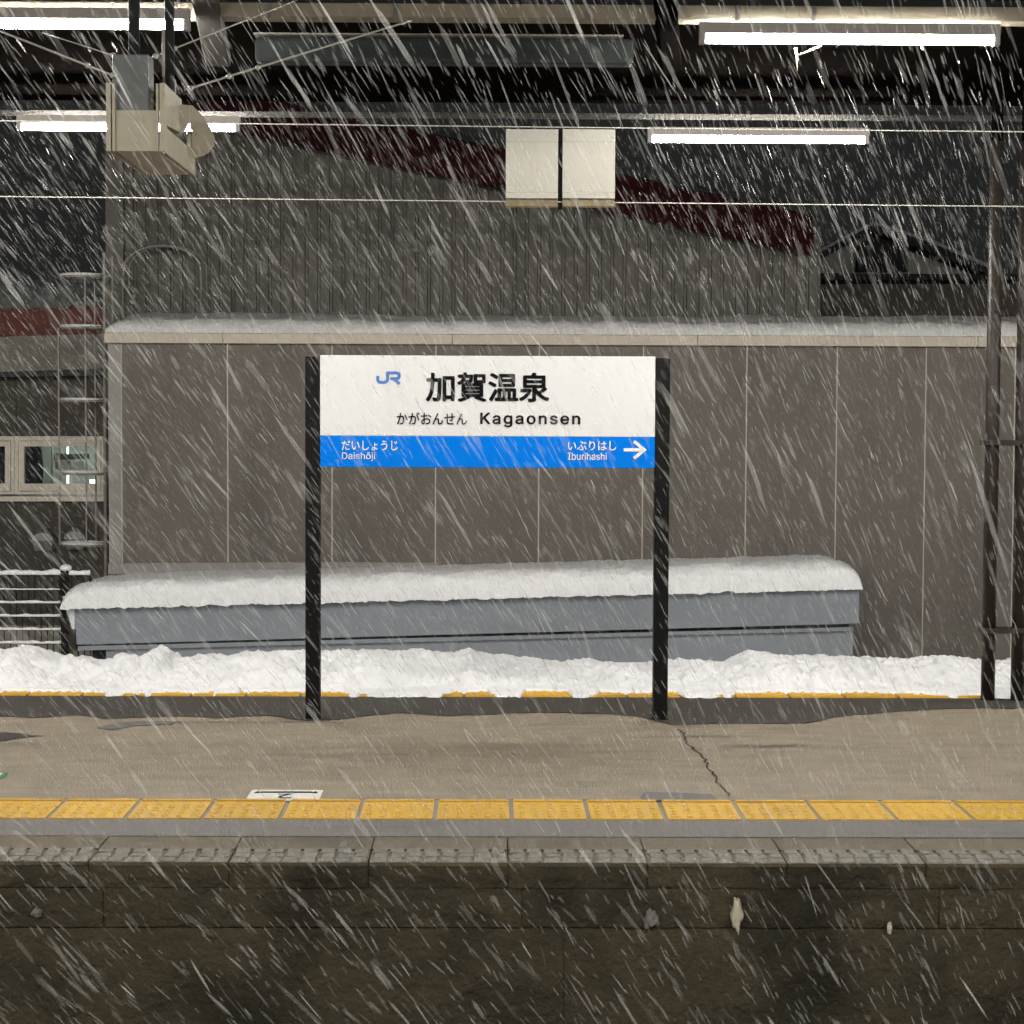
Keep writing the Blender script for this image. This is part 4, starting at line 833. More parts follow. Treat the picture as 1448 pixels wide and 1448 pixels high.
NEARL = 'lit fluorescent lamp under the near platform canopy, behind the photographer'
for yy in NEAR_ROWS:
    for k in (-2, -1, 0, 1, 2):
        lamp_copy(lampB, k * 3.5 - rr_.x, yy - 11.65, 0, NEARL)
nc = thing('near_canopy', 'canopy above the photographer, outside the photo', 'canopy', (0, 0, 3.5))
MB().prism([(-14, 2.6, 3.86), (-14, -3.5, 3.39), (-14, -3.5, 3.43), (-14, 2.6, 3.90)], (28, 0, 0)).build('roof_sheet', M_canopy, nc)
for sx in (-11.5, 11.5):
    MB().tube([(sx, -3.0, 0), (sx, -3.0, 3.44)], .05, 12).build('column_leg', M_rust, nc)

can = thing('platform_canopy', 'dark platform canopy overhead on a brown two legged column', 'canopy', (at(1407, 990, 11.23).x, 11.23, 0))
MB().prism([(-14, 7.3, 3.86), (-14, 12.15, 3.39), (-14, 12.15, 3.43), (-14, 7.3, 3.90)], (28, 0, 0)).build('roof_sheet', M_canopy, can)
# front trunking
za, zb_ = at(640, 29, 8.72).z, at(640, 9, 8.72).z
mb = MB().box(-14, 14, 8.66, 8.78, za, zb_)
mb.build('front_purlin', M_purlin, can, bevel=.004)
for px in (558, 690, 830, 1042, 1150, 380):
    x = at(px, 20, 8.65).x
    MB().box(x - .006, x + .012, 8.652, 8.659, za - .006, zb_ - .004).build('purlin_clip', M_bracket, can)
MB().box(-14, 14, 8.785, 8.90, zb_ - .01, zb_ + .05).build('purlin_flange', M_beam, can)
# grey box beam between the rows
p0, p1 = at(362, 91, 9.8), at(895, 60, 9.8)
MB().box(p0.x, p1.x, 9.74, 9.86, at(640, 92, 9.8).z, at(640, 56, 9.8).z).build('box_beam', M_beam, can, bevel=.02)
MB().box(p0.x, p1.x - .05, 9.70, 9.90, at(640, 55.5, 9.8).z, at(640, 53, 9.8).z).build('beam_flange', M_bracket, can)
# rear eave
MB().box(-14, 14, 11.84, 11.86, at(700, 166, 11.8).z, at(700, 158, 11.8).z).build('rear_purlin', M_dkbracket, can)
# brackets
for (a0, a1, b0, b1, w) in ((285, -30, 309, 86, .105), (938, -30, 948, 96, .09)):
    MB().bar(at(a0, a1, 8.45), at(b0, b1, 9.0), w, .06, up=(0, 1, 0)).build('bracket', M_dkbracket if a0 < 500 else M_canopy, can, bevel=.006)
# column
for px in (1396.5, 1438.5):
    bpt, tpt = at(px, 990, 11.23), at(px, 200, 11.23)
    MB().tube([(bpt.x - .0, 11.23, 0.0), (bpt.x + .004, 11.23, 3.06)], .038, 20).build('column_leg', M_rust, can, smooth=True)
    MB().tube([(bpt.x + .004, 11.23, 3.0605), (bpt.x + .004, 11.23, 3.47)], .030, 14).build('shaded_column_top', M_canopy, can, smooth=True)  # upper end of the leg, its shade put into a near black colour
xl, xr = at(1396.5, 990, 11.23).x, at(1438.5, 990, 11.23).x
for py in (626, 891):
    z = at(1425, py, 11.23).z
    MB().box(xl - .052, xr + .052, 11.17, 11.29, z - .014, z + .014).build('column_batten', M_rust, can, bevel=.003)

# ---------------------------------------------- wires under the canopy with the two hanging panels
def wire(name, pts, r, m, label, cat='wire', n=6):
    o = Vector(pts[0])
    return tag(MB().tube(pts, r, n).build(name, m, origin=o, smooth=True), label, cat)


YW = 10.0
def sag(p, q, s, n=20):
    return [p.lerp(q, i / n) - Vector((0, 0, s * 4 * (i / n) * (1 - i / n))) for i in range(n + 1)]


pa, pb = at(-300, 167, YW), at(1750, 189, YW)
wire('support_wire', sag(pa, pb, 0.004), .0031, M_wire, 'upper of the two level wires that carry the hanging cream panels')
pa, pb = at(-300, 275, YW), at(1750, 295, YW)
wire('support_wire', sag(pa, pb, 0.0), .0031, M_wire, 'lower of the two level wires that carry the hanging cream panels')
for (x0, x1, lab) in ((715, 789, 'left one of two blank cream panels hanging between the wires'), (795, 869.5, 'right one of two blank cream panels hanging between the wires')):
    A, B = at(x0, 294, YW), at(x1, 184, YW)
    t = thing('hanging_panel', lab, 'panel', ((A.x + B.x) / 2, YW, A.z), 'blank cream panels on the wires')
    z0, z1 = A.z, B.z
    h = z1 - z0
    MB().box(A.x, B.x, YW - .030, YW - .020, z0 + h * .19, z1 - h * .165).build('panel_face', M_panel, t)
    MB().prism([(A.x, YW - .030, z1 - h * .1645), (A.x, YW - .030, z1), (A.x, YW - .012, z1), (A.x, YW - .012, z1 - h * .12)], (B.x - A.x, 0, 0)).build('top_fold', M_panel, t, bevel=.002)
    MB().box(A.x, B.x, YW - .0245, YW - .016, z1 - h * .1645, z1 - h * .12).build('top_recess', M_fold, t)
    MB().box(A.x, B.x, YW - .036, YW - .022, z0 + h * .115, z0 + h * .186).build('bottom_rail', M_panel, t, bevel=.002)
    MB().prism([(A.x, YW - .026, z0), (A.x, YW - .034, z0 + h * .02), (A.x, YW - .012, z0 + h * .112), (A.x, YW - .004, z0 + h * .112)], (B.x - A.x, 0, 0)).build('bottom_fold', M_fold, t)
x = at(792, 240, YW).x
tag(MB().box(x - .009, x + .009, YW + .006, YW + .03, at(792, 296, YW).z, at(792, 182, YW).z).build('hanger_bar', M_black, origin=(x, YW, at(792, 182, YW).z)),
    'dark upright bar joining the wires between the two cream panels', 'bar')

# ---------------------------------------------- camera housing at upper left
D1 = 7.2
hs = thing('monitor_housing', 'cream open sided equipment housing hanging from dark pipes at upper left', 'equipment housing', at(208, 213, 7.5))


def cp(cx, cy, D):                      # point read off an enlarged crop
    return at(130 + cx / 7.24, 80 + cy / 7.24, D)


XL, XR = cp(180, 600, D1).x, cp(690, 600, D1).x
zt_, zm_, zb2 = cp(400, 268, D1).z, cp(400, 545, D1).z, cp(400, 962, D1).z
DB = D1 + .74
# front plate and floor plate
MB().box(XL + .020, XR - .012, D1 + .012, D1 + .022, zb2, zm_).build('front_plate', M_cream, hs)
MB().box(XL + .020, XR - .012, D1 + .0225, DB, zb2, zb2 + .008).build('floor_plate', M_cream, hs)
# left side: flange and wall
MB().box(XL - .012, XL + .004, D1, D1 + .02, zb2 - .002, zt_).build('side_flange', M_cream, hs)
MB().box(XL + .009, XL + .0195, D1, D1 + .03, zb2 - .002, zt_ - .002).build('side_flange', M_cream, hs)
MB().box(XL - .006, XL + .004, D1 + .0205, DB, zb2 - .004, zb2 + .05).build('side_plate', M_cream, hs)
MB().prism([(XL - .006, D1 + .0205, zb2 + .0505), (XL - .006, DB, zb2 + .0505), (XL - .006, DB - .25, zt_ - .05), (XL - .006, D1 + .0205, zt_)], (.010, 0, 0)).build('side_plate', M_cream, hs)
# right side
MB().box(XR - .0115, XR - .004, D1, D1 + .02, zb2 - .002, zt_ - .002).build('side_flange', M_cream, hs)
MB().box(XR + .001, XR + .019, D1, D1 + .02, zb2 - .002, zt_).build('side_flange', M_cream, hs)
XS = XR + .012
MB().prism([(XS, D1 + .0205, zb2 - .004), (XS, DB, zb2 - .004), (XS, DB, zb2 + .085), (XS, D1 + .0205, zb2 + .085)], (.006, 0, 0)).build('side_plate', M_cream, hs)
MB().prism([(XS, D1 + .0205, zt_), (XS, D1 + .40, zt_ + .002), (XS, D1 + .40, zt_ - .12), (XS, D1 + .0205, zt_ - .14)], (.006, 0, 0)).build('side_plate', M_cream, hs)
MB().box(XS, XS + .006, D1 + .0205, D1 + .06, zb2 + .0855, zt_ - .1405).build('side_post', M_cream, hs)
MB().box(XS, XS + .010, DB - .16, DB - .12, zb2 + .0855, zt_ - .1).build('side_post', M_trim, hs)


def flap(pts, D, t, name):
    MB().prism([cp(x, y, D) for x, y in pts], (0, t, 0)).build(name, M_cream, hs)


flap([(742, 478), (1000, 498), (1000, 640), (965, 745), (905, 795), (825, 835), (738, 850)], D1 + .36, .006, 'hood_flap')
flap([(1003, 500), (1030, 500), (1130, 605), (1215, 730), (1258, 830), (1245, 920), (1190, 985), (1120, 1020), (1025, 1045), (1025, 760), (1003, 740)], D1 + .62, .008, 'hood_flap')
# hanger box and pipes
gx0, gx1 = cp(248, 300, D1 + .1).x, cp(615, 300, D1 + .1).x
MB().box(gx0, gx1, D1 + .03, D1 + .14, zm_ - .02, cp(400, 10, D1 + .1).z).build('hanger_box', M_lightgap, hs, bevel=.004)
for px, r, m in ((190, .021, M_beam), (240, .018, M_beam)):
    q = at(px, 100, D1 + .3)
    MB().tube([(q.x, D1 + .3, zt_ - .02), (q.x, D1 + .3, 3.8)], r, 12).build('hanger_pipe', m, hs, smooth=True)
q = at(231, 80, D1 + .1)
MB().tube([(q.x, D1 + .1, at(231, 108, D1 + .1).z), (q.x, D1 + .1, at(231, 44, D1 + .1).z)], .0055, 8).build('conduit', M_housing, hs, smooth=True)
MB().box(cp(850, 330, DB).x, cp(940, 330, DB).x, D1 + .45, D1 + .55, cp(900, 520, DB).z, cp(900, 325, DB).z).build('rear_bracket', M_bracket, hs)

# stay wires with turnbuckles
def stay(pts, label, knots, r=.0042):
    t = thing('stay_wire', label, 'stay wire', pts[0], 'stay wires of the housing')
    MB().tube(pts, r, 6).build('wire', M_wire, t, smooth=True)
    a, b = Vector(pts[0]), Vector(pts[-1])
    for k in knots:
        c = a.lerp(b, k)
        d = (b - a).normalized() * .012
        MB().tube([c - d, c - d * .3, c + d * .3, c + d], [.004, .010, .010, .004], 8).build('turnbuckle', M_wire, t, smooth=True)


stay([at(163, 108, D1), at(-40, 28, D1 + .2)], 'stay wire running up to the left from the housing', [.02, .19])
stay([at(262, 127, D1 + .2), at(545, 40, D1 + 1.4), at(760, -25, D1 + 2.2)], 'stay wire running up to the right from the housing, lower one', [.012, .10, .17])
stay([at(213, 82, D1 + .3), at(420, 0, D1 + 1.2)], 'stay wire running up to the right from the hanger pipe, upper one', [.03, .15], .003)
stay([at(165, 80, D1 + .3), at(60, 46, D1 + .5)], 'short thin stay wire at the left of the hanger pipe', [.05], .0025)

# ================================================================== ANNEX WITH SNOWY ROOF
YA = 18.0
bld = thing('station_annex', 'taupe panelled annex with cream eave trim and snow along its roof', 'building', (0, YA, -1.05))
seams = [172, 322, 469.5, 616, 762, 909, 1055, 1182.5, 1308, 1434, 1562, 1690]
ztr0, ztr1 = at(700, 488, YA).z, at(700, 473.5, YA).z
xw0 = at(154, 700, YA).x
xwr = at(1690, 700, YA).x
MB().box(xw0 + .01, xwr, YA + .008, YA + .9, -1.05, ztr1).build('wall_core', M_joint, bld)
MB().box(xw0, at(172, 640, YA).x - .005, YA - .004, YA + .30, -1.05, ztr0).build('corner_trim', M_flash, bld)
for a, b in zip(seams, seams[1:]):
    MB().box(at(a, 640, YA).x + .006, at(b, 640, YA).x - .006, YA, YA + .008, -1.05, ztr0).build('wall_panel', M_wall, bld)
edges = [at(150, 480, YA).x, at(317, 480, YA).x, at(640, 480, YA).x, at(985, 480, YA).x, at(1380, 480, YA).x, xwr]
for a, b in zip(edges, edges[1:]):
    MB().box(a, b - .003, YA - .09, YA + .95, ztr0 + .002, ztr1).build('eave_trim', M_trim, bld, bevel=.004)


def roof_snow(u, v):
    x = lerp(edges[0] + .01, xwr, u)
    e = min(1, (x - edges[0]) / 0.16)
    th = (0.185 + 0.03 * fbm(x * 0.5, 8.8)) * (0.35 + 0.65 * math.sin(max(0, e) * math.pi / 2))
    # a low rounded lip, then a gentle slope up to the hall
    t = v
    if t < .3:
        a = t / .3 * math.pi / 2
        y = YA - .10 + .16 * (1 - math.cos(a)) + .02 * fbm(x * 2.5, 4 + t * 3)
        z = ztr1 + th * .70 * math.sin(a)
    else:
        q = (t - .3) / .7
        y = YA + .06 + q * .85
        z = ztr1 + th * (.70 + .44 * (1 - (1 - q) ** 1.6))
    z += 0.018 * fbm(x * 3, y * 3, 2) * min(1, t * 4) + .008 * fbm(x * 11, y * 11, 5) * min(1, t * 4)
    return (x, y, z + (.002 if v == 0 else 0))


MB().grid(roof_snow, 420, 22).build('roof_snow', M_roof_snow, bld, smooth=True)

# ------------------------------------------------ tall gabled hall behind
YU = 18.97
hall = thing('station_hall', 'tall ribbed grey hall with a sloping maroon verge behind the annex', 'building', (0, YU, -1.05))


def rake_bottom(px):
    return 190 + (px - 345) * 0.2155


xu0, xu1 = at(150, 300, YU).x, at(1150, 400, YU).x
pitch = 17.2 / 2900 * YU
n = int((xu1 - xu0 - .15) / pitch)
mb = MB()
xs = []
x = at(176, 300, YU).x
while x < xu1:
    xs += [(x, .0), (x + pitch * .68, .0), (x + pitch * .74, .018), (x + pitch * .94, .018)]
    x += pitch


def ztop(x):
    px = 694 + x / YU * 2900
    return at(px, rake_bottom(px), YU).z + .25


row0 = [(x, YU + d, 1.5) for x, d in xs]
row1 = [(x, YU + d, ztop(x)) for x, d in xs]
k = len(xs)
mb.add(row0 + row1, [(i, i + 1, i + 1 + k, i + k) for i in range(k - 1)])
mb.build('ribbed_siding', M_sidng, hall)
MB().box(xu0, at(175, 300, YU).x, YU - .03, YU + .3, 1.5, ztop(xu0) - .02).build('corner_flashing', M_flashdk, hall)
# a dark body behind the siding
MB().prism([(xu0 + .02, YU + .08, -1.05), (xu1, YU + .08, -1.05), (xu1, YU + .08, ztop(xu1)), (xu0 + .02, YU + .08, ztop(xu0))], (0, 12, 0)).build('hall_body', M_soffit, hall)
# verge board (maroon), sloping down to the right
YV = YU - .42
q = [at(100, rake_bottom(100), YV), at(1146, 361, YV), at(1150, 352, YV), at(1150, 308, YV), at(1138, 303, YV), at(100, rake_bottom(100) - 56, YV)]
MB().prism(q, (0, .05, 0)).build('verge_board', M_maroon, hall)
q = [at(100, rake_bottom(100) - 1, YV + .06), at(1143, 358, YV + .06), at(1143, 340, YV + .06), at(100, rake_bottom(100) - 20, YV + .06)]
MB().prism(q, (0, .36, 0)).build('verge_soffit', M_soffit, hall)
q = [at(90, rake_bottom(90) - 57, YV), at(1138, 302, YV), at(1138, 294, YV), at(90, rake_bottom(90) - 66, YV)]
MB().prism([p + Vector((0, -.03, 0)) for p in q], (0, 9, 0)).build('roof_edge', M_beam, hall)

# ------------------------------------------------ ladder with safety cage at the annex corner
lad = thing('cage_ladder', 'grey steel cage ladder with snow on its hoops at the left corner of the annex', 'ladder', (at(120, 772, 18.25).x, 18.25, -1.0))
YL = 18.35
bars = [(390, 82), (463, 82), (567, 82), (670, 84), (772, 83)]
xwall = at(151, 600, YL).x
zs = []
for py, px in bars:
    xo = at(px, py, YL - .15).x
    z = at(118, py, YL - .14).z
    zs.append(z)
    pts = []
    for k in range(13):
        a = math.pi * k / 12
        pts.append((lerp(xwall, xo, math.sin(a) ** 0.6), YL - .15 * math.cos(a), z))
    MB().tube(pts, .013, 8).build('cage_hoop', M_ladder, lad, smooth=True)
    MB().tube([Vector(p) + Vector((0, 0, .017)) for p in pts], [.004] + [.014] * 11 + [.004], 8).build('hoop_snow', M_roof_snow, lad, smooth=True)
for i, px in enumerate((83.5, 121.5, 135)):
    D = (YL - .05, YL - .14, YL + .34)[i]
    x = at(px, 600, D).x
    MB().bar((x, D, zs[-1]), (x, D, zs[0] if i else zs[1]), .012, .02, up=(0, 1, 0)).build('cage_bar', M_ladder, lad)
for sy in (-.2, .2):
    MB().tube([(xwall + .02, YL + sy, -1.0), (xwall + .02, YL + sy, zs[0] + .2)], .014, 8).build('rail', M_ladder, lad)
for k in range(12):
    z = -.7 + .3 * k
    MB().tube([(xwall + .02, YL - .186, z), (xwall + .02, YL + .186, z)], .009, 6).build('rung', M_ladder, lad)
# arched grab rails over the roof
for dY, dx in ((18.45, 0), (18.75, 8)):
    pts = [at(173 + dx, 470, dY), at(174 + dx, 385, dY)]
    for k in range(13):
        a = math.pi * (1 - k / 12)
        pts.append(at(229 + dx + 55 * math.cos(a), 382 - 35 * math.sin(a), dY))
    pts += [at(284 + dx, 390, dY), at(285 + dx, 470, dY)]
    MB().tube(pts, .016, 8).build('grab_rail', M_bracket, lad, smooth=True)

# ================================================================== GREY SHED WITH SNOW
YG = 16.8
shed = thing('grey_shed', 'low grey metal shed with a thick layer of snow on its sloping roof', 'shed', (at(650, 900, YG).x, YG, -1.05))


def quadprism(pts, D, dy, name, m, bevel=0):
    return MB().prism([at(x, y, D) for x, y in pts], (0, dy, 0)).build(name, m, shed, bevel=bevel)


quadprism([(105, 857), (1215, 828), (1215, 882), (108, 912)], YG, .05, 'fascia', M_grey, .006)
quadprism([(110, 914), (1206, 887), (1206, 892), (110, 920)], YG + .02, .05, 'drip_rail', M_grey)
for a, b in ((150, 1206),):
    f = lambda x: 918 - (x - 110) * 27 / 1096
    quadprism([(a, f(a)), (b, f(b)), (b, 1010), (a, 1010)], YG + .06, .04, 'front_wall', M_grey)
q0, q1 = at(1206, 900, YG + .12), at(1206, 880, YG + .12)
MB().box(at(1200, 900, YG + .12).x, at(1206, 900, YG + .12).x, YG + .11, YA - .01, -1.05, at(1206, 884, YG).z).build('end_wall', M_grey, shed)
MB().box(at(150, 900, YG + .12).x, at(155, 900, YG + .12).x, YG + .11, YA - .01, -1.05, at(150, 912, YG).z).build('end_wall', M_grey, shed)
MB().box(at(131, 935, YG + .2).x, at(149, 935, YG + .2).x, YG + .2, YG + .32, -1.05, at(140, 918, YG + .2).z).build('support_post', M_rust, shed)
# roof deck
A, B = at(105, 857, YG), at(1215, 828, YG)
MB().add([(A.x, YG + .05, A.z - .03), (B.x, YG + .05, B.z - .03), (B.x, YA - .02, B.z + .05), (A.x + .1, YA - .02, A.z + .05),
          (A.x, YG + .05, A.z - .005), (B.x, YG + .05, B.z - .005), (B.x, YA - .02, B.z + .10), (A.x + .1, YA - .02, A.z + .10)],
         [(0, 3, 2, 1), (4, 5, 6, 7), (0, 1, 5, 4), (2, 3, 7, 6), (0, 4, 7, 3), (1, 2, 6, 5)]).build('roof_deck', M_grey, shed)
top = [(87, 858), (88, 848), (91, 838), (97, 830), (108, 825), (126, 821), (150, 819), (200, 816), (330, 813), (500, 809), (760, 802), (1000, 795), (1100, 793), (1165, 790), (1178, 789.5), (1195, 793), (1205, 798), (1212, 806), (1215.5, 815), (1217, 828)]


def shed_snow(u, v):
    px = lerp(87.5, 1217, u)
    zb3 = at(px, 858 - (px - 105) * 28 / 1110, YG - .05).z - .01
    # rounded thickness from the measured top line
    zt3 = at(px, interp(top, px) + 2, YG + .10).z
    e = min(1, u / .012, (1 - u) / .02)
    back = min(1, max(0, (v - .55) / .45))
    if v < .55:
        a = v / .55 * math.pi / 2
        y = YG - .085 + .20 * (1 - math.cos(a)) ** 1.3 + .03 * fbm(px * .016, v * 2, 3)
        z = lerp(zb3, zt3, math.sin(a) ** .62)
    else:
        y = YG + .115 + back * (YA - YG - .13)
        z = zt3 - back * .035 + .012 * math.sin(back * math.pi)
    x = at(px, 850, YG).x
    z += .014 * fbm(x * 4, y * 4, 7) * min(1, v * 5) + .007 * fbm(x * 15, y * 15, 1) * min(1, v * 8)
    if v < .05: z += .015 * fbm(x * 9, 2, 2) - .006 - .012 * max(0, fbm(x * 30, 1, 1))
    return (x, y, z)


MB().grid(shed_snow, 520, 30).build('roof_snow', M_snow, shed, smooth=True)
# snow hanging off the left corner
blobp = at(101, 868, YG)
mb = MB()


def drip(u, v):
    th = u * math.tau
    r = (.055 * (1 - v) + .016) * (1 + .25 * fbm(math.cos(th) * 2, math.sin(th) * 2, v * 5))
    return (blobp.x - .012 + r * math.cos(th) + .02 * v, YG + .05 + r * math.sin(th), blobp.z + .14 - .27 * v)


mb.grid(drip, 16, 14)
mb.build('hanging_snow', M_snow, shed, smooth=True)
MB().prism([at(98, 880, YG + .06), at(104, 880, YG + .06), at(108, 920, YG + .06), at(97, 920, YG + .06)], (0, .8, 0)).build('end_board', M_rust, shed)
# sloped flashing where roof meets wall
MB().prism([at(153, 797, YA - .03), at(460, 795, YA - .03), at(620, 796, YA - .03), at(620, 800, YA - .03), at(153, 812, YA - .03)], (0, .025, 0)).build('wall_flashing', M_flash, shed)
rs = random.Random(5)
mb = MB()
for px in (161, 172, 186, 190, 300):
    p = at(px, 856 - (px - 105) * .025, YG - .06)
    mb.tube([p + Vector((0, 0, .02)), p + Vector((0, 0, -rs.uniform(.01, .03)))], [.008, .003], 6)
mb.build('icicles', M_snow, shed)['kind'] = 'stuff'

# ================================================================== WIRE FENCE
YFN = 17.0
fen = thing('mesh_fence', 'dark wire mesh fence with snow on its rails left of the grey shed', 'fence', (at(93, 935, YFN).x, YFN, -1.05))
pp = at(93, 935, YFN)
MB().box(pp.x - .035, pp.x + .035, YFN - .03, YFN + .04, -1.05, at(93, 806, YFN).z).build('fence_post', M_black, fen, bevel=.004)
x0f, x1f = at(-160, 850, YFN).x, at(128, 850, YFN).x
mb = MB()
x = x0f
while x < x1f:
    mb.tube([(x, YFN, -1.0), (x, YFN, at(60, 812, YFN).z)], .0045, 5, caps=False)
    x += 8.7 / 2900 * YFN
mb.build('vertical_wires', M_black, fen)['kind'] = 'stuff'
rails = (811, 832, 851, 870, 889, 908, 927)
for i, py in enumerate(rails):
    xe = x1f if i in (0,) else pp.x - .036
    z = at(50, py + 2, YFN).z
    MB().tube([(x0f, YFN - .006, z), (xe, YFN - .006, z)], .012 if i == 0 else .006, 6).build('rail', M_black, fen)
    mb = MB()
    ns = 90
    pts, rad = [], []
    for k in range(ns + 1):
        xx = lerp(x0f, xe, k / ns)
        rr2 = (.022 if i == 0 else .007 if i == 1 else .012) * (1 + .5 * fbm(xx * 9, i * 7.7))
        pts.append((xx, YFN - .008, z + rr2 * .9))
        rad.append(max(.002, rr2))
    mb.tube(pts, rad, 8)
    mb.build('rail_snow', M_snow, fen, smooth=True)
mb = MB()
c = at(93, 803, YFN)
mb.grid(lambda u, v: (c.x + .05 * math.cos(u * math.tau) * math.cos((v - .5) * 3.1), YFN + .05 * math.sin(u * math.tau) * math.cos((v - .5) * 3.1), c.z + .03 * math.sin((v - .5) * 3.1)), 14, 10)
mb.build('post_cap_snow', M_snow, fen, smooth=True)
MB().box(x1f - .008, x1f + .008, YFN - .008, YFN + .008, at(128, 832, YFN).z, at(128, 812, YFN).z).build('end_bar', M_black, fen)

# ================================================================== BUILDING AT FAR LEFT
YB = 20.0
lb = thing('side_building', 'dark building at far left with cream windows, red fascia and snowy roof', 'building', (at(70, 800, YB).x, YB, -1.05))


def DL(px):
    return YB + (148 - px) / 148 * .35


def lbp(pts, d, dy, name, m, parent=lb, bevel=0):
    return MB().prism([at(x, y, DL(x) + d) for x, y in pts], (0, dy, 0)).build(name, m, parent, bevel=bevel)


# wall pieces around the window band
for a, b in ((-160, 22.5), (23.2, 152)):
    lbp([(a, 500), (b, 500), (b, 616), (a, 616)], .0, .2, 'wall_panel', M_dkwall)
    lbp([(a, 708), (b, 708), (b, 884), (a, 884)], .0, .2, 'wall_panel', M_dkwall)
lbp([(148, 616), (153, 616), (153, 708), (148, 708)], .0, .2, 'wall_panel', M_dkwall)
lbp([(-160, 885), (153, 885), (153, 1010), (-160, 1010)], -.06, .2, 'concrete_base', M_base)
lbp([(-200, 482), (148, 471.5), (147, 521), (-200, 534)], -.36, .06, 'frieze_board', M_concrete)
lbp([(-200, 481), (-200, 441), (148, 432), (148, 471)], -.42, .10, 'red_fascia', M_red)
lbp([(-200, 526), (148, 519), (148, 530), (-200, 537)], -.30, .32, 'soffit', M_soffit)


def lb_snow(u, v):
    px = lerp(-200, 149, u)
    p = at(px, 438 - px * .04, DL(px) - .44)
    z = p.z - .01 + .30 * math.sin(min(1, v * 1.6) * math.pi / 2) + v * .10 + .05 * fbm(px * .03, v * 3, 3) + .02 * fbm(px * .12, v * 9, 3)
    return (p.x, DL(px) - .46 + v * 2.2, z - (0.02 * abs(fbm(px * .2, 1, 1)) if v == 0 else 0))


MB().grid(lb_snow, 120, 20).build('roof_snow', M_farsnow, lb, smooth=True)

# windows
def window(x0, x1, y0, y1):
    f = lbp([(x0, y0), (x1, y0), (x1, y0 + 6), (x0, y0 + 6)], -.05, .12, 'window', M_winframe)
    lbp([(x0, y1 - 4), (x1, y1 - 4), (x1, y1), (x0, y1)], -.05, .12, 'frame', M_winframe, f)
    lbp([(x0, y0 + 6.2), (x0 + 5, y0 + 6.2), (x0 + 5, y1 - 4.2), (x0, y1 - 4.2)], -.05, .12, 'frame', M_winframe, f)
    lbp([(x1 - 4.5, y0 + 6.2), (x1, y0 + 6.2), (x1, y1 - 4.2), (x1 - 4.5, y1 - 4.2)], -.05, .12, 'frame', M_winframe, f)
    # sash
    a, b, c, d = x0 + 5.8, x1 - 5.4, y0 + 7.2, y1 - 5
    for q in ([(a, c), (b, c), (b, c + 7), (a, c + 7)], [(a, d - 10), (b, d - 10), (b, d), (a, d)],
              [(a, c + 7.1), (a + 7.6, c + 7.1), (a + 7.6, d - 10.1), (a, d - 10.1)], [(b - 7.6, c + 7.1), (b, c + 7.1), (b, d - 10.1), (b - 7.6, d - 10.1)]):
        lbp(q, -.035, .06, 'sash', M_winframe, f)
    lbp([(a + 7.7, c + 7.1), (b - 7.7, c + 7.1), (b - 7.7, d - 10.1), (a + 7.7, d - 10.1)], .0, .006, 'pane', M_glass, f)
    return f


w1 = window(20.5, 147.5, 617, 699)
w2 = window(-107, 20, 617, 699)
lbp([(-160, 702), (148, 702), (148, 709), (-160, 709)], -.09, .12, 'window_sill', M_winframe)
# room behind the glass
lbp([(-140, 622), (148, 622), (148, 706), (-140, 706)], .9, .05, 'room_back', M_room)
lbp([(34, 628), (58, 628), (61, 660), (60, 692), (34, 692)], .12, .02, 'curtain', M_curtain)
lbp([(-95, 628), (13, 628), (13, 692), (-95, 692)], .12, .02, 'curtain', M_curtain)
lbp([(76, 641), (125, 642), (125, 649), (76, 651)], .5, .05, 'room_shelf', M_soffit)
lbp([(72, 630), (74, 630), (74, 690), (72, 690)], .45, .03, 'room_post', M_trim)
lbp([(102, 652), (118, 652), (118, 665), (102, 665)], .45, .03, 'notice_sheet', M_sticker)
lbp([(78, 651), (100, 651), (100, 664), (78, 664)], .45, .03, 'notice_sheet', M_flash)
lbp([(94.5, 672), (97, 672), (97, 686), (94.5, 686)], .45, .02, 'room_lamp', M_roomlamp)
lbp([(127, 678), (134, 678), (134, 685), (127, 685)], .45, .02, 'room_lamp', M_roomlamp)
lbp([(94.5, 632), (96.5, 632), (96.5, 642), (94.5, 642)], .45, .02, 'room_lamp', M_roomlamp)

lbp([(40, 618.5), (140, 618.5), (140, 620.5), (40, 620.5)], .4, .25, 'room_lamp', M_roomlamp)  # unseen ceiling strip, added to brighten the room behind the pane
# vent hoods
def hood(px, py, label):
    p = at(px, py, DL(px))
    t = thing('vent_hood', label, 'vent', p, 'vent hoods on the left building')
    mb = MB()

    def fn(u, v):
        a = math.pi * u
        rr = .105
        return (p.x + rr * math.cos(a), p.y - .16 * v ** .8, p.z + (rr * math.sin(a) if v < 1 else rr * math.sin(a) * .9) * (1 - .25 * v * v))
    mb.grid(fn, 14, 6)
    mb.build('hood_dome', M_vent, t, smooth=True)
    MB().add([(p.x - .105, p.y, p.z), (p.x + .105, p.y, p.z), (p.x + .085, p.y, p.z - .11), (p.x - .085, p.y, p.z - .11),
              (p.x - .105, p.y - .16, p.z), (p.x + .105, p.y - .16, p.z), (p.x + .085, p.y - .12, p.z - .11), (p.x - .085, p.y - .12, p.z - .11)],
             [(0, 1, 2, 3), (4, 7, 6, 5), (0, 4, 5, 1), (1, 5, 6, 2), (2, 6, 7, 3), (3, 7, 4, 0)]).build('hood_skirt', M_vent, t, bevel=.006)
    MB().add([(p.x + .105 * math.cos(math.pi * k / 10), p.y - .161, p.z + .07 * math.sin(math.pi * k / 10)) for k in range(11)], [tuple(range(11))]).build('hood_front', M_vent, t)


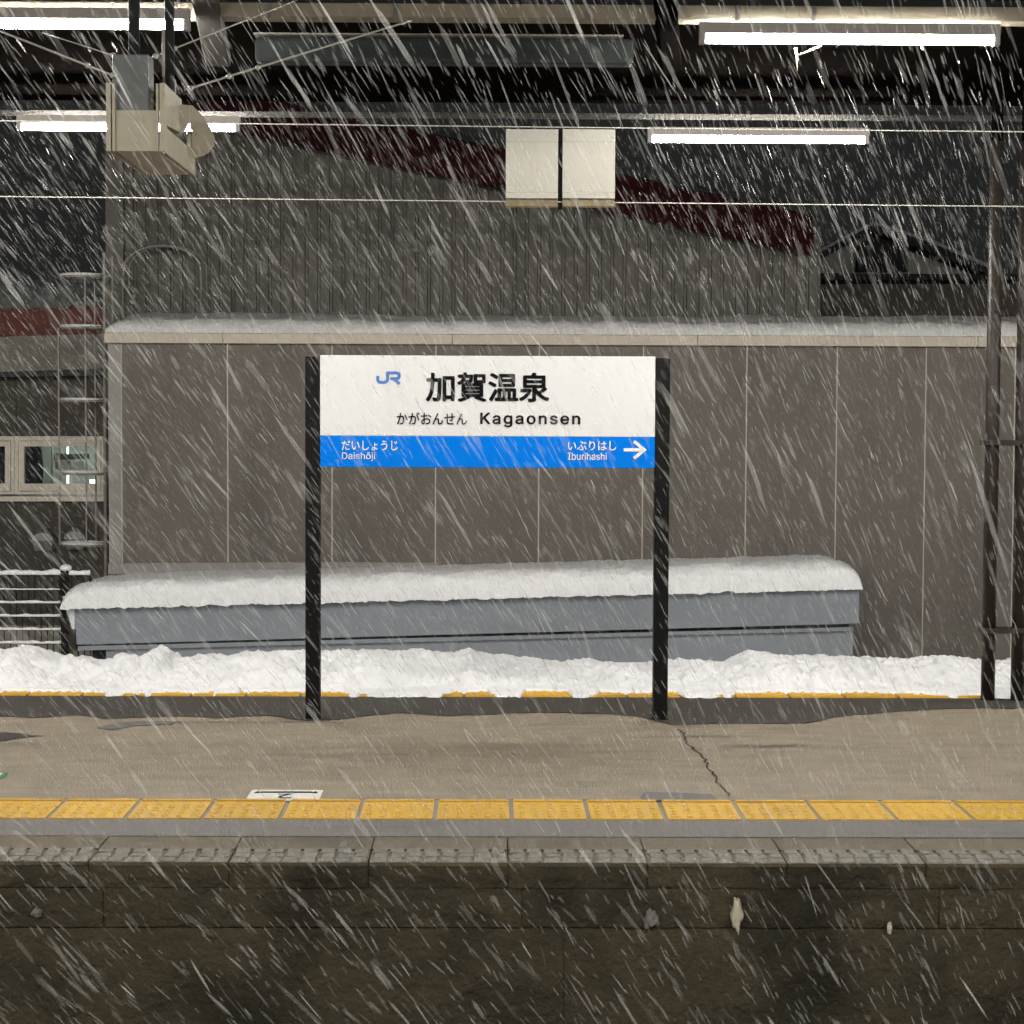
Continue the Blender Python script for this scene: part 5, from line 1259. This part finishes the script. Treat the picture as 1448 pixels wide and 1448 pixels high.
hood(65, 762, 'grey metal vent hood on the dark wall under the window, left one')
hood(110, 760, 'grey metal vent hood on the dark wall behind the ladder cage, right one')

# ================================================================== HOUSE FAR RIGHT, POLES, WIRES
YH = 24.0
hou = thing('gabled_house', 'dim pale gabled house seen over the snowy roof at far right', 'house', (at(1270, 450, YH).x, YH, -1.05))
MB().prism([at(x, y, YH) for x, y in ((1150, 388), (1150, 372), (1232, 330), (1395, 385), (1395, 392), (1150, 392))], (0, 6, 0)).build('gable_wall', M_pale, hou)
MB().prism([at(x, y, YH - .2) for x, y in ((1212, 384), (1216, 346), (1234, 335), (1262, 341), (1280, 356), (1284, 384))], (0, .15, 0)).build('gable_window', M_dkroof, hou)
for q in ([(1136, 378), (1146, 364), (1235, 318), (1236, 327), (1150, 372)], [(1236, 318), (1320, 345), (1410, 384), (1410, 392), (1236, 327)]):
    MB().prism([at(x, y, YH - .5) for x, y in q], (0, 7, 0)).build('roof_slope', M_dkroof, hou)
for q in ([(1146, 363.5), (1152, 356), (1234, 313), (1235, 317.5)], [(1236, 317.5), (1238, 313), (1322, 340), (1410, 378), (1410, 383.5), (1320, 344.5)]):
    MB().prism([at(x, y, YH - .45) for x, y in q], (0, 7, 0)).build('roof_snow', M_farsnow, hou)
MB().prism([at(x, y, YH + .1) for x, y in ((1140, 392.5), (1440, 392.5), (1440, 520), (1140, 520))], (0, 6, 0)).build('lower_wall', M_dkwall, hou)
MB().prism([at(x, y, YH - .6) for x, y in ((1130, 386), (1445, 388), (1445, 396), (1130, 396))], (0, .7, 0)).build('lower_roof', M_dkroof, hou)

for i, (y0, y1, lab) in enumerate(((222, 262, 'topmost'), (240, 272, 'middle'), (258, 275, 'lowest'))):
    wire('overhead_cable', sag(at(-200, y0 - 20, 26), at(152, y1, 23), .05), .009, M_dkwire, lab + ' of three faint cables against the night sky at left', 'cable')

# ================================================================== FALLING SNOW
rf = random.Random(21)
FALL = Vector((0.43, 0.56, -0.73)).normalized()
V, Fc, DN = [], [], []


def flake(p, L, w, d):
    a = d.cross(Vector((0, 1, 0))).normalized()
    b = a.cross(d).normalized()
    n = len(V)
    k0 = min(.34, .00056 / w) * rf.uniform(.25, 1.15)
    DN.extend([0.0] + [k0] * 3 + [k0 * .9] * 3 + [0.0])
    V.append(p - d * L / 2)
    for t, k in ((-.22, 1.0), (.25, .9)):
        c = p + d * L * t
        for q in range(3):
            an = q * math.tau / 3 + t
            V.append(c + (a * math.cos(an) + b * math.sin(an)) * w * k / 2)
    V.append(p + d * L / 2)
    for q in range(3):
        r_ = (q + 1) % 3
        Fc.append((n, n + 1 + r_, n + 1 + q))
        Fc.append((n + 1 + q, n + 1 + r_, n + 4 + r_, n + 4 + q))
        Fc.append((n + 4 + q, n + 4 + r_, n + 7))


def scatter(num, x, y, z):
    for _ in range(num):
        p = Vector((rf.uniform(*x), rf.uniform(*y), rf.uniform(*z)))
        d = (FALL + Vector((rf.gauss(0, .07), rf.gauss(0, .07), rf.gauss(0, .05)))).normalized()
        L = min(.17, max(.025, rf.lognormvariate(math.log(.065), .42)))
        w = min(.0110, max(.0018, rf.lognormvariate(math.log(.0046), .42)))
        flake(p, L, w, d)


scatter(36000, (-3.2, 3.2), (1.8, 7.6), (-1.0, 3.9))
scatter(8000, (-3.6, 3.6), (7.6, 12.8), (0.0, 3.2))
scatter(48000, (-6.0, 6.0), (12.8, 16.6), (-0.4, 4.6))
me = bpy.data.meshes.new('falling_snow')
me.from_pydata([tuple(v) for v in V], [], Fc)
me.attributes.new('flake_cover', 'FLOAT', 'POINT').data.foreach_set('value', DN)
me.materials.append(M_flake)
me.polygons.foreach_set('use_smooth', [True] * len(me.polygons))
fs_ = bpy.data.objects.new('falling_snow', me)
COL.objects.link(fs_)
tag(fs_, 'wet snow driving down across the whole view', kind='stuff')
